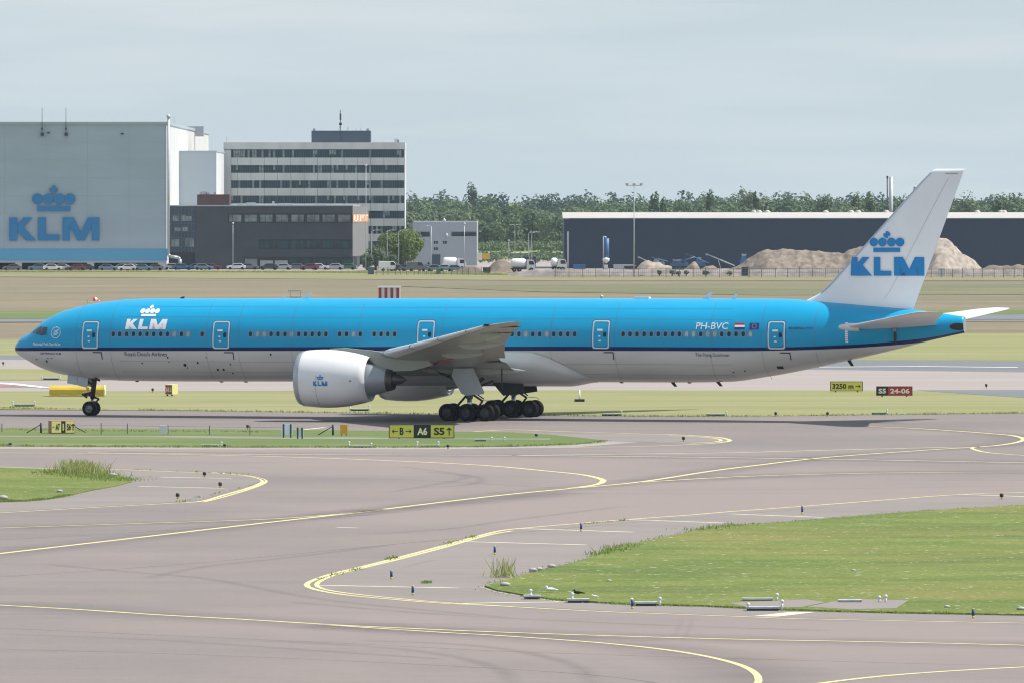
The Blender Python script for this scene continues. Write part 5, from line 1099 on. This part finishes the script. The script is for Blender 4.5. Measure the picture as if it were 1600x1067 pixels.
def tree(px, ytop, d, wpx, label, m=LEAF, n=1500, size=.35, ybot=None, hue=.5, cat='tree', group=None, base=.35):
    x = Xd(px, d); zt = Zd(ytop, d); w = wpx*d/f/2; t_ = thing('broadleaf_tree', (x, d, 0), label, cat, group); zb = zt*base if ybot is None else max(.2, Zd(ybot, d))
    V, F, U = [], [], []; cz = (zt+zb)/2; rz_ = (zt-zb)/2
    leaves(V, F, U, x, d, cz, w*.95, w*.95, rz_*.95, n, size, hue); leafobj('crown', V, F, U, m, t_, t_.location)
    b = mb(t_); b.tube((x,d,0),(x+.1,d,cz-.2*rz_),w*.09+.08,w*.05+.04,n=8)
    for k in range(5): a = k*1.26; b.tube((x+.05,d,zb+.2*(cz-zb)),(x+w*.55*math.cos(a),d+w*.55*math.sin(a),cz+rz_*.3*random.random()),w*.04+.04,.03,n=5)
    b.build('trunk', [BARK], t_); return t_
tree(625, 349, 1830, 84, 'large round bright green tree at the right foot of the office tower', LEAFL, 9500, .28, 417, .6)
tree(587, 385, 1822, 46, 'dark bush left of the large round tree', LEAF, 1800, .25, 421, .4, 'bush'); tree(573, 398, 1815, 22, 'small bush at the corner of the dark building', LEAF, 900, .25, 422, .5, 'bush'); tree(607, 396, 1812, 30, 'bush under the left half of the round tree', LEAF, 1200, .25, 422, .45, 'bush')
for px, yt, w_, l in ((1030,423,9,'leftmost small green bush behind the fence'),(1050,422,12,'second small green bush behind the fence'),(1060,424,9,'low bush right of the second one behind the fence'),(1072,423,11,'bush left of the sand coloured gap behind the fence'),(1103,423,12,'roundest green bush behind the fence'),(1140,425,11,'bush nearest to the gate frame behind the fence')):
    tree(px, yt, 1690, w_, l, LEAF, 260, .16, 433, .35, 'bush', 'small bushes along the fence', .1)
# the wood behind the buildings
random.seed(11); V, F, U = [], [], []
for row, (d0, hmean, num) in enumerate(((2560, 12.2, 46), (2640, 13.4, 44), (2740, 14.6, 44), (2900, 15.8, 44))):
    for i in range(num):
        px = 618+ (1660-618)*(i+random.uniform(.1,.9))/num; d_ = d0+random.uniform(-25,25)
        dip = 1-.0*(px < 870); hgt = hmean*random.uniform(.84,1.08)*(1.05 if px > 1050 else .95); w = random.uniform(5.0,8.5)
        x = Xd(px, d_); leaves(V, F, U, x, d_, hgt*.52, w, w, hgt*.48, 1350 if row < 2 else 1000, .55, random.uniform(.2,.8))
o = leafobj('woodland', V, F, U, LEAF, org=(Xd(1140,2700), 2700, 0)); tag(o, 'dense belt of mixed green trees on the horizon', 'woodland', kind='stuff')
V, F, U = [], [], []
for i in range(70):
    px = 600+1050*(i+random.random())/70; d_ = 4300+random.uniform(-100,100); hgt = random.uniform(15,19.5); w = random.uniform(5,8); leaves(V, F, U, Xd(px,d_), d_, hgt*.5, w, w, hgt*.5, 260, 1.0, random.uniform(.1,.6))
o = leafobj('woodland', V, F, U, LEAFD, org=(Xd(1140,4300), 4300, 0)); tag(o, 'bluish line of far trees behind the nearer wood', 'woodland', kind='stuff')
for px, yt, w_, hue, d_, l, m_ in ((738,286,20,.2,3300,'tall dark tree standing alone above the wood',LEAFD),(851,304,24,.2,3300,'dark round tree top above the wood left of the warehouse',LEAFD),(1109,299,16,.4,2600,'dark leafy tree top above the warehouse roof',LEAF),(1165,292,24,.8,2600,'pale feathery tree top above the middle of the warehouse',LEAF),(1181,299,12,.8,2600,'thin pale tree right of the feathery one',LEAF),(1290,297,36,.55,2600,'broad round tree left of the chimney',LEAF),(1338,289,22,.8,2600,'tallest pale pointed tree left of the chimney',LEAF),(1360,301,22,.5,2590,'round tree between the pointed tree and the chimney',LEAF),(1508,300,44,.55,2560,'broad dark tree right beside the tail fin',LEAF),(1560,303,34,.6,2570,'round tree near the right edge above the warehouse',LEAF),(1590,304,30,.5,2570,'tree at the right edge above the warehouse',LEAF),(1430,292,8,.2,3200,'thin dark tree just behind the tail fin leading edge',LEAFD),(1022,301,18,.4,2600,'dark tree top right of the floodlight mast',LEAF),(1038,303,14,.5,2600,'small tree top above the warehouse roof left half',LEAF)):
    tree(px, yt, d_, w_, l, m_, 700, .42, None, hue, group='trees standing out of the wood')
random.seed(5)
# bank of reeds and canal edge
sheet('grass_field', [(600,377),(900,377),(900,396.5),(600,396.5)], .05, gm_field, 'green bank in front of the wood')
sheet('canal_wall', [(740,396.5),(900,396.5),(900,398),(740,398)], .3, gm_conc, 'pale edge of a ditch')
sheet('yard', [(-400,406),(2100,406),(2100,425),(-400,423)], -.04, gm_conc, 'concrete yard with parked cars')
V, F, U = [], [], []
for i in range(46):
    px = 745+140*random.random(); d_ = random.uniform(1990,2250); leaves(V, F, U, Xd(px,d_), d_, .9, 2.2, 3, 1.0, 60, .35, random.uniform(.2,.7))
for i in range(60):
    px = 745+140*random.random(); d_ = random.uniform(2440,2530); leaves(V, F, U, Xd(px,d_), d_, 1.2, 2.6, 3, 1.8, 60, .45, random.uniform(.3,.9))
o = leafobj('shrub_cover', V, F, U, LEAF, org=(Xd(820,2200), 2200, 0)); tag(o, 'low rough shrubs along the ditch before the wood', 'shrubs', kind='stuff')

# grass tufts on the near islands and weeds on their edges
GRS = leaf_mat('grass_blade', (.20,.31,.06), (.14,.23,.04), (.33,.38,.12)); WEED = leaf_mat('weed_leaf', (.22,.32,.07), (.14,.22,.045), (.42,.40,.18))
def inside(p, poly):
    c = False; j = len(poly)-1
    for i in range(len(poly)):
        a, b_ = poly[i], poly[j]
        if (a[1] > p[1]) != (b_[1] > p[1]) and p[0] < (b_[0]-a[0])*(p[1]-a[1])/(b_[1]-a[1])+a[0]: c = not c
        j = i
    return c
def blade(V, F, U, x, y, z, h, w, hue, lean=.4):
    a = random.uniform(0, 6.28); dx, dy = w*math.cos(a), w*math.sin(a); lx, ly = random.gauss(0, lean)*h, random.gauss(0, lean)*h; k = len(V)
    V += [Vector((x-dx,y-dy,z)), Vector((x+dx,y+dy,z)), Vector((x+lx+dx*.3,y+ly+dy*.3,z+h)), Vector((x+lx-dx*.3,y+ly-dy*.3,z+h))]; F.append((k,k+1,k+2,k+3)); hh = min(1, max(0, hue+random.gauss(0,.2))); U += [hh]*4
def tufts(poly, n, h, label, zz=.07):
    g = [G(*p) for p in poly]; xs = [p[0] for p in g]; ys = [p[1] for p in g]; x0, x1, y0, y1 = max(min(xs), -28), min(max(xs), 32), min(ys), min(max(ys), 600); V, F, U = [], [], []; c = 0
    while c < n:
        x, y = random.uniform(x0, x1), random.uniform(y0, y1)
        if abs(x)/y > .066 or not inside((x, y), g): continue
        c += 1
        for _ in range(3): blade(V, F, U, x+random.gauss(0,.05), y+random.gauss(0,.05), zz-.02, h*random.uniform(.4,1.3), .022, .5)
    o = leafobj('grass', V, F, U, GRS, org=(g[0][0], g[0][1], 0)); tag(o, label, 'grass', kind='stuff')

STRIP = [(-20,668),(100,668.5),(400,671),(600,673),(800,675.5),(860,679),(945,688),(900,693.5),(800,697.3),(400,698.6),(200,697.7),(-20,695)]

def edge_weeds(line, n, h, label, spread=.25, hue=.4, zz=.03):
    V, F, U = [], [], []; g = [Vector(G(*p)) for p in catmull(line, 5)]
    for i in range(n):
        k = random.randrange(len(g)-1); p = g[k].lerp(g[k+1], random.random()); c = .3+.9*abs(math.sin(p.x*1.7+p.y*.31))*random.random()
        for _ in range(4): blade(V, F, U, p.x+random.gauss(0,spread), p.y+random.gauss(0,spread*2), zz, h*c, .025, hue)
    o = leafobj('weeds', V, F, U, WEED, org=(g[0].x, g[0].y, 0)); tag(o, label, 'weeds', kind='stuff')
edge_weeds(ISL_R[1:18], 500, .08, 'ragged weeds along the upper kerb of the right island'); edge_weeds(ISL_R[17:29], 900, .08, 'grass spilling over the lower edge of the right island', .15)
edge_weeds([(1080,829),(1110,827),(1140,823),(1160,822)], 90, .2, 'taller weeds at the top corner of the right island', .5, .5)
edge_weeds([(935,868),(950,863.5),(965,860)], 70, .28, 'leafy green weed clump on the kerb', .3, .35); edge_weeds([(968,857),(985,853)], 50, .2, 'yellowish weed clump on the kerb', .35, .7)
edge_weeds([(779,901),(788,902)], 22, .9, 'thin dry stalks at the tip of the right island', .25, .85)
edge_weeds([(84,738),(100,740),(125,742),(150,746),(192,751)], 800, .24, 'tall yellow green weeds on top of the left island', .7, .55, .05); edge_weeds([(112,740),(128,741),(140,743)], 330, .75, 'tallest seeding grasses in the weeds of the left island', .6, .8, .05)
edge_weeds(ISL_L[8:11]+[(40,783),(0,784)], 500, .12, 'grass edge of the left island', .1); edge_weeds([(0,697.3),(200,698.5),(400,699),(700,698.8),(900,694.5),(945,688.5)], 900, .16, 'ragged lower edge of the grass strip', .2)
for i, l in enumerate([[(690,852),(745,837)], [(905,819),(976,813)], [(605,874),(618,871)], [(500,904),(560,889)], [(280,784),(400,757)], [(210,733),(385,741)], [(1240,816),(1300,812)]]):
    edge_weeds(l, 26, .11, 'sparse weeds growing in the pavement crack number %s' % ('one two three four five six seven'.split()[i]), .12, .3, .01)
edge_weeds([(663,911),(668,910)], 26, .28, 'single weed beside the blue yellow marker', .1, .3, .01)
edge_weeds([(-20,425.3),(300,425.6),(600,427),(790,430)], 5200, .55, 'tall dry grass in front of the parked cars', .9, .75, -.05)
# dark tufts on the grass strip beyond the taxiway
edge_weeds([(0,637),(230,640.5),(870,648.8),(1160,649.8),(1600,645)], 900, .16, 'ragged lower edge of the far mown grass', .4, .3, .0)
edge_weeds([(0,671),(64,672),(110,673),(250,674),(400,675)], 160, .14, 'taller grass around the wire fence', .5, .4, .03)

# ------------------------------------------------------------------ airfield signs
SY = mat('sign_yellow', (.68,.66,.10), .5, var=.05, scale=1); SYL = mat('sign_sunlit_yellow', (.82,.74,.30), .5); SK = mat('sign_black', (.012,.014,.010), .5); SR = mat('sign_red', (.42,.02,.03), .5); SW = mat('sign_white', (.75,.75,.68), .5); STY = mat('sign_text_yellow', (.85,.85,.45), .5)  # the brighter sign yellow has sunlight put into its colour
def board(name, px0, px1, y0, y1, ybase, panels, label, rz=0, case=SK, cat='sign', dep=.25):
    d = f*H/(ybase-YH); x0, x1 = Xd(px0,d), Xd(px1,d); za, zb = Zd(y1,d), Zd(y0,d); t_ = thing(name, ((x0+x1)/2, d, 0), label, cat, 'airfield signs', rz=rz)
    W_ = x1-x0; cx = 0; b = MB(); b.box(-W_/2-.04, W_/2+.04, .0, dep, za-.04, zb+.04); o = b.build('case', [case], t_)
    bv = o.modifiers.new('bevel','BEVEL'); bv.width = .015
    for s in (-.35, .35): q = MB(); q.box(s*W_-.05, s*W_+.05, .05, .15, 0, za-.04); q.build('leg', [DMET], t_)
    tot = sum(p[1] for p in panels); k = -W_/2
    for txt, wd, bgm, tm_, marks in panels:
        w = W_*wd/tot; b = MB(); b.box(k+.015, k+w-.015, -.02, 0, za+.01, zb-.01); pn = b.build('panel', [bgm], t_)
        if txt:
            uv, fs = textmesh(txt[0], 1, .035); u0, u1 = txt[1], txt[2]; v0, v1 = .2, .8
            b = MB(); b.add([(k+w*(u0+(u1-u0)*u), -.032, za+(zb-za)*(v0+(v1-v0)*v)) for u, v in uv], fs, 0); b.build('lettering', [tm_], pn, fix=False)
        for (kind, u, v, r) in marks:
            b = MB(); hh = (zb-za); q = lambda a, c: (k+w*u+a*hh*r, -.034, za+hh*v+c*hh*r); th = .13
            ar = [(-1,-th),(.45,-th),(.45,-th),(.2,-.62),(.42,-.62),(1,0),(.42,.62),(.2,.62),(.45,th),(-1,th)]
            ang = {'R':0,'L':math.pi,'U':math.pi/2}[kind]; ar = [(a*math.cos(ang)-c*math.sin(ang), a*math.sin(ang)+c*math.cos(ang)) for a, c in ar]
            b.add([q(a, c) for a, c in ar], [(0,1,8,9),(1,3,4,5),(1,5,6,7)] if False else [(0,1,8,9),(3,4,5,1),(5,6,7,8),(1,5,8)]); b.build('arrow', [tm_], pn, fix=False)
        k += w
    return t_
board('taxiway_sign', 608.5, 709, 663.5, 683, 685.5, [(('B',.42,.58),38,SY,SK,[('L',.22,.5,.24),('R',.78,.5,.24)]),(('A6',.2,.8),26,SK,STY,[]),(('S5',.14,.6),36,SY,SK,[('U',.80,.5,.32)])], 'long yellow and black sign reading B A6 S5 in the grass strip')
board('taxiway_sign', 80, 117, 657.5, 675.5, 677.5, [(('A7',.42,.85),17,SYL,SK,[('L',.24,.5,.13)]),(('B',.3,.7),7,SK,SYL,[]),(('S6',.15,.6),16,SYL,SK,[('U',.82,.5,.3)])], 'bright yellow sign reading A7 B S6 in the left grass strip', rz=.25, case=mat('sign_case_brown',(.35,.2,.07),.6), dep=.9)
board('distance_sign', 1298, 1347.5, 596.2, 609.8, 612.3, [(('3250 m',.05,.72),10,SY,SK,[('R',.86,.5,.3)])], 'yellow distance sign reading 3250 m below the tail')
board('runway_sign', 1370, 1425, 603.8, 616.8, 619.6, [(('S5',.15,.85),17,SK,SW,[]),(('24-06',.1,.9),38,SR,SW,[])], 'black and red sign reading S5 24-06 below the tail')
board('runway_sign', 255, 272, 601, 615, 618.3, [(('24-06',.1,.9),12,SR,SW,[]),(('S6',.15,.85),5,mat('sign_dark_green',(.02,.05,.02),.5),SW,[])], 'small red and dark sign behind the forward fuselage', rz=-.9, case=SYL, dep=.6)
def board_plain(px0, px1, y0, y1, ybase, m, frame, label, off=-.06):
    d = f*H/(ybase-YH); x0, x1, za, zb = Xd(px0,d), Xd(px1,d), Zd(y1,d), Zd(y0,d); t_ = thing('notice_board', ((x0+x1)/2,d,0), label, 'board', 'small boards in the grass strip'); b = mb(t_)
    b.box(x0,x1,d,d+.12,za,zb); b.build('panel', [m], t_)
    for u in (.2,.82): b = mb(t_); x = x0+(x1-x0)*u; b.box(x-.05,x+.05,d+off,d+off+.06,0,zb+(.03 if off < 0 else -.05)); b.build('post', [frame], t_)
    return t_
bw = mat('board_pale_blue', (.80,.86,.90), .5, var=.08, scale=2); bf_ = mat('frame_dark_green', (.03,.07,.07), .5)
board_plain(439.5,457.5,662.5,679,684,bw,bf_,'larger pale blue board with dark frame posts in the grass strip'); board_plain(463,474,668,681,685.5,bw,bf_,'smaller pale blue board beside the larger one')
yb_ = board_plain(531.5,543,663,677.5,681,mat('board_amber',(.85,.42,.02),.5,var=.15,scale=6),GALV,'small amber yellow board near the braced post',.13)
# fence of thin posts and wires on the strip
wf = thing('wire_fence', (Xd(200,568),568,0), 'thin wire fence on dark posts along the left grass strip', 'fence')
for px, yt, yb2 in ((3,661,675),(158,660,679),(199,661,678),(262.5,663,679),(327.5,664,680),(390.5,664,680)):
    dd = f*H/(yb2-YH); b = mb(wf); b.box(Xd(px,dd)-.03,Xd(px,dd)+.03,dd-.03,dd+.03,0,Zd(yt,dd)); b.build('post', [FM], wf)
b = mb(wf)
for (pa, ya, pb, yb2) in ((64,663,158,664),(158,664,262,665.5),(262,665.5,390,667),(390,667,520,666)):
    b.tube(P(pa,ya,562), P(pb,yb2,562), .012, n=4)
b.build('wire', [FM], wf)
def braced(px, yt, yb2, qx, qy, label, both=None):
    dd = f*H/(yb2-YH); t_ = thing('braced_post', (Xd(px,dd),dd,0), label, 'post', 'corner posts of the wire fence'); b = mb(t_); b.tube((Xd(px,dd),dd,0),(Xd(px,dd),dd,Zd(yt,dd)),.07,n=8); b.build('post', [DMET], t_)
    for q in [qx]+([both] if both else []): b = mb(t_); b.tube((Xd(q,dd),dd-.2,.05),(Xd(px,dd),dd,Zd(yt,dd)*.85),.035,n=5); b.build('brace', [DMET], t_)
braced(64,660,676.5,42,675,'dark fence post with a brace left of the bright yellow sign'); braced(112,661,676,134,676,'dark fence post with a brace in front of the bright yellow sign'); braced(520.3,662.5,680,497,679.5,'dark braced post left of the amber board')
b = MB((Xd(253,560),556,0)); b.box(Xd(249,556),Xd(261,556),556,556.3,.2,Zd(664,556)); o = b.build('cable_box', [LCON]); tag(o, 'small pale box in the wire fence', 'box')

# edge markers
MBL = mat('marker_blue', (.01,.05,.22), .5); MYE = mat('marker_yellow', (.65,.48,.05), .5); MBK = mat('marker_black', (.015,.015,.012), .5)
def marker(px, yt, yb2, label, blue=True):
    dd = f*H/(yb2-YH); h = Zd(yt,dd); x = Xd(px,dd); t_ = thing('edge_marker', (x,dd,0), label, 'marker', 'taxiway edge markers'); r = .055 if blue else .07; b = mb(t_)
    if blue: b.tube((x,dd,h*.28),(x,dd,h*.9),r,n=10); b.build('sleeve', [MBL], t_); b = mb(t_); b.tube((x,dd,0),(x,dd,h*.28),r*.85,n=10); b.tube((x,dd,h*.9),(x,dd,h),r*.9,n=10); b.build('reflective_band', [MYE], t_)
    else: b.lathe([(h*.35,.03),(h*.45,r*1.5),(h*.9,r*1.5),(h,.03)], (x,dd,0), ax='z', n=10); b.build('lamp', [MBK], t_); b = mb(t_); b.tube((x,dd,0),(x,dd,h*.4),r*.7,n=8); b.build('stem', [MYE], t_)
for px, yt, yb2, bl, l in ((645,914,929.5,1,'blue marker with yellow top lowest inside the curve'),(611.5,890,904.5,1,'blue marker second lowest inside the curve'),(773,852,866.5,1,'blue marker in the middle of the pale shoulder'),(908,816,830,1,'blue marker standing on the upper edge line'),(1253.5,789,803,1,'blue marker farther right on the upper edge line'),(988,935,951,1,'blue marker by the white light boxes at the island edge'),(1520.5,949.5,965.5,1,'blue marker at the lower right below the grass'),
        (1565,770,779.5,0,'black marker at the far right on the upper edge line'),(1068,681.5,689.5,0,'black marker inside the far narrow loop'),(277.5,769.5,779,0,'lowest black marker inside the left loop'),(344,752.5,762,0,'black marker near the tip of the left loop'),(319.5,736.5,745,0,'black marker on the upper line of the left loop'),(1387-1000+0,663,671,0,'black marker on the strip near the wire fence'),(1265,567,575,0,'dark marker under the tail bracket on the runway edge'),(1541,599,606,0,'dark marker at the far right on the runway'),(16,691,697,0,'dark marker at the left end of the strip edge'),(351,693,699,0,'dark marker on the strip edge left of the amber board'),(700,694,700.5,0,'dark marker on the strip edge below the long sign'),(838+0,677,683,0,'dark marker at the far end of the strip'),(238.5,606,612.5,0,'dark marker behind the forward fuselage left of the small red sign'),(1212,643,650,0,'dark marker on the far grass edge under the tail'),(1293,643,650,0,'dark marker on the far grass edge right of the tail'),(5,565,571,0,'dark marker on the runway at the far left')):
    marker(px, yt, yb2, l, bool(bl))
# light fittings: white box with lamp necks
def fitting(px0, px1, yb2, lamps, label, h=.07, slab=True):
    dd = f*H/(yb2-YH); x0, x1 = Xd(px0,dd), Xd(px1,dd); t_ = thing('light_fitting', ((x0+x1)/2,dd,0), label, 'light box', 'white light boxes in the grass edges'); b = mb(t_)
    b.box(x0,x1,dd,dd+.5,.10,.10+h); b.build('housing', [mat('fitting_grey', (.55,.60,.60), .5, var=.3, scale=4)], t_); b = mb(t_); b.box(x0+.03,x1-.03,dd+.02,dd+.45,.0,.10); b.build('base', [DMET], t_)
    for px, hh in lamps:
        hh *= .78; b = mb(t_); x = Xd(px,dd); b.tube((x,dd+.1,0),(x,dd+.1,hh),.05,n=8,mi=0); b.lathe([(hh-.02,.05),(hh,.075),(hh+.06,.075),(hh+.1,.03)], (x,dd+.1,0), ax='z', n=10, mi=0); b.build('lamp', [mat('fitting_white', (.60,.62,.62), .5)], t_)
for a in ((818,845,936,[(829,.42)],'first white light box from the island tip'),(886,921,941.5,[(894,.42)],'second white light box from the island tip with one neck'),(992,1027,946.5,[(987,.3),(1031,.35)],'white light box right behind a blue marker'),(1166,1218,954,[(1169,.3),(1222,.45)],'long white light box on the left slab'),(1160,1208,940.5,[(1214,.35)],'dark topped light box behind the left slab'),(1310,1347,943,[(1374,.3),(1384,.35)],'white light box on the right slab'),(314,341,698.2,[(346,.35)],'white light box at the left on the grass strip edge'),(547,579,699.2,[(545.5,.42),(580,.3)],'white light box below the amber board'),(657,684,698.6,[(652,.4),(685,.4)],'white light box below the long sign'),(741,760,689.5,[(768,.3),(788,.3)],'white light box at the right end of the strip'),(22,53,634.5,[(20,.4),(54,.4)],'white light box at the far left beyond the taxiway'),(67,92,593,[(65,.35),(94,.35)],'white light box at the runway edge left of the nose gear'),(548,576,641.5,[(547,.45),(577,.45)],'white light box beneath the engine beyond the taxiway'),(940,970,649.3,[(971,.4)],'white light box beyond the taxiway behind the main gear'),(1104,1133,649.5,[(1135,.35)],'white light box beyond the taxiway under the rear fuselage'),(1362,1385,647,[(1386,.35)],'white light box beyond the taxiway under the tail')): fitting(*a[:4], a[4])
b = MB((Xd(906,549),549,0))
ql = thing('sensor_post', (Xd(905.5,f*H/(627-YH)),f*H/(627-YH),0), 'short pale post on a dark plate in the far grass behind the main gear', 'post'); b = mb(ql); dd = f*H/(627-YH); x = Xd(905.5,dd); b.tube((x,dd,0),(x,dd,Zd(609,dd)),.06,n=8); b.build('post', [LWHITE], ql); b = mb(ql); b.box(x-.4,x+.4,dd-.4,dd+.4,0,.2); b.build('plate', [DMET], ql)
# yellow blast fence block behind the nose gear
dd = f*H/(619-YH); bk = thing('equipment_block', (Xd(120,dd),dd,0), 'long yellow ribbed equipment block lying behind the nose gear', 'equipment'); x0, x1, zt = Xd(77,dd), Xd(162,dd), Zd(602,dd)
YB = mat('block_yellow', (.58,.43,.04), .5, var=.2, scale=.8); b = mb(bk); n = 10
sec = [(0,.08),(0,zt*.62),(.12,zt*.8),(.35,zt*.95),(.8,zt),(1.3,zt*.97),(1.6,zt*.7),(1.6,.08)]
b.prism([(x0,dd+a,z) for a, z in sec], (x1-x0,0,0)); b.build('body', [YB], bk)
for u in (.08,.38,.62,.9): b = mb(bk); x = x0+(x1-x0)*u; b.prism([(x,dd-.06+a*.0,z) for a, z in [(0,.0),(0,zt*.35)]]+[(x,dd+.3,zt*.35),(x,dd+.3,0)], (.45,0,0)); b.build('foot', [YB], bk)
b = mb(bk); b.prism([(x1,dd+a-.03,z+.03) for a, z in sec], (.1,0,0)); b.build('end_cap', [SYL], bk)
# striped localiser hut
dd = 1290.; lh = thing('striped_hut', (Xd(607.5,dd),dd,0), 'red and white striped antenna hut in the meadow above the fuselage', 'hut'); x0, x1, zt = Xd(591.5,dd), Xd(623.8,dd), Zd(450,dd)
HR = mat('hut_red', (.33,.025,.03), .5); HWt = mat('hut_white', (.62,.66,.66), .5); w = (x1-x0)/7
for k in range(7): b = mb(lh); b.box(x0+k*w,x0+(k+1)*w,dd,dd+2.4,0,zt,0); b.build('stripe_panel', [HR if k % 2 == 0 else HWt], lh)
b = mb(lh); b.box(x0-.15,x1+.15,dd-.15,dd+2.55,zt,zt+.22); b.box(x1,x1+.12,dd,dd+2.4,0,zt); b.build('roof', [LWHITE], lh)
dd = 1290.; fr = thing('antenna_frame', (Xd(461,dd),dd,0), 'small pale open frame in the meadow above the fuselage', 'frame'); b = mb(fr)
for px in (453.5,469.5): b.box(Xd(px,dd)-.06,Xd(px,dd)+.06,dd,dd+.12,0,Zd(455,dd))
b.box(Xd(450,dd),Xd(471,dd),dd-.1,dd+.4,Zd(456,dd),Zd(454,dd)); b.box(Xd(454,dd),Xd(469,dd),dd,dd+.05,Zd(466,dd),Zd(464,dd)); b.build('frame', [GALV], fr)
# windsock behind the nose
dd = 1290.; ws = thing('windsock', (Xd(146,dd),dd,0), 'drooping red and white windsock on a dark mast behind the cockpit roof', 'windsock'); x = Xd(146,dd); zt = Zd(463,dd); b = mb(ws); b.tube((x,dd,0),(x,dd,zt),.06,n=6); b.build('mast', [DMET], ws)
for k in range(4):
    rows = []
    for j in range(3):
        u = (k+j/2)/4; cx = Xd(146,dd)+1.15*u; cz = Zd(467.5,dd)-.15*u-.75*u*u; r = .42-.14*u
        rows.append([(cx+.35*u*r*math.sin(a), dd+r*math.cos(a), cz+r*math.sin(a)) for a in [2*math.pi*i/16 for i in range(16)]])
    b = mb(ws); b.grid(rows, closed=True); b.build('cloth_ring', [mat('sock_red', (.60,.06,.03), .7) if k % 2 == 0 else mat('sock_white', (.78,.76,.72), .7)], ws)
# birds on the grass edge
def bird(px, yb2, s, m, label, face=1):
    dd = f*H/(yb2-YH); x = Xd(px,dd); b = MB((x,dd,0)); z = .07
    def blob(c, r, n=10):
        rows = []
        for j in range(9):
            q = math.pi*j/8; rows.append([(c[0]+r[0]*math.cos(q), c[1]+r[1]*math.sin(q)*math.cos(a), c[2]+r[2]*math.sin(q)*math.sin(a)) for a in [2*math.pi*i/n for i in range(n)]])
        b.grid(rows, closed=True)
    blob((x,dd,z+.14*s),(.2*s,.08*s,.075*s)); blob((x+face*.17*s,dd,z+.24*s),(.055*s,.045*s,.05*s)); b.tube((x+face*.12*s,dd,z+.16*s),(x+face*.17*s,dd,z+.24*s),.045*s,.035*s,n=8)
    b.tube((x+face*.2*s,dd,z+.24*s),(x+face*.28*s,dd,z+.22*s),.015*s,.004,n=5); b.tube((x-face*.15*s,dd,z+.13*s),(x-face*.34*s,dd,z+.1*s),.05*s,.02*s,n=6)
    for q in (-.03,.03): b.tube((x,dd+q,z-.04),(x,dd+q,z+.09*s),.008,n=4)
    o = b.build('bird', [m]); tag(o, label, 'bird', 'birds on the island edge')
bird(903,932,.85,DARK,'black bird walking beside the second white light box',-1); bird(860,927.5,.95,LWHITE,'white gull with dark head near the first white light box',-1); bird(929,936,.5,LWHITE,'small white bird right of the second white light box',-1)
# white stones and litter
for px, y, r, l in ((789,917,.22,'white stone near the tip of the right island'),(833,894,.2,'left white stone on the upper kerb'),(843,892,.16,'middle white stone on the upper kerb'),(862,888,.2,'right white stone on the upper kerb'),(952,910,.12,'small white stone in the grass'),(176,745,.25,'pale stone heap in the weeds of the left island'),(4,781,.3,'pale stones at the left edge of the left island'),(93,770,.2,'pale stones in the left island grass'),(1480,951,.14,'white stone near the lower right grass edge'),(1595,955,.2,'white stone at the right edge of the grass'),(1334,894,.12,'tiny white stone far in the grass')):
    x, yy = G(px, y); b = MB((x,yy,0)); rows = []
    for j in range(6):
        q = math.pi*j/5; rows.append([(x+r*math.sin(q)*math.cos(a)*random.uniform(.8,1.1), yy+r*math.sin(q)*math.sin(a)*.8, .06+r*.45*math.cos(q)+r*.3) for a in [2*math.pi*i/8 for i in range(8)]])
    b.grid(rows, closed=True); o = b.build('stone', [mat('white_stone', (.42,.42,.40), .8, var=.3, scale=8)]); tag(o, l, 'stone', 'pale stones in the grass')

# ------------------------------------------------------------------ air
HAZE = True
if HAZE:
    hz = MB((0, 2400, 0)); hz.box(-1500, 1500, -120, 5200, -1.2, 42)
    m = bpy.data.materials.new('haze_air'); m.use_nodes = True; n = m.node_tree; n.nodes.clear(); ou = n.nodes.new('ShaderNodeOutputMaterial'); pv = n.nodes.new('ShaderNodeVolumePrincipled')
    pv.inputs['Color'].default_value = (.7,.85,1,1); pv.inputs['Density'].default_value = .000036; pv.inputs['Anisotropy'].default_value = .1; pv.inputs['Density Attribute'].default_value = ''; n.links.new(pv.outputs[0], ou.inputs['Volume'])
    o = hz.build('haze', [m]); o['kind'] = 'stuff'; o['label'] = 'thin bluish summer haze over the airfield'
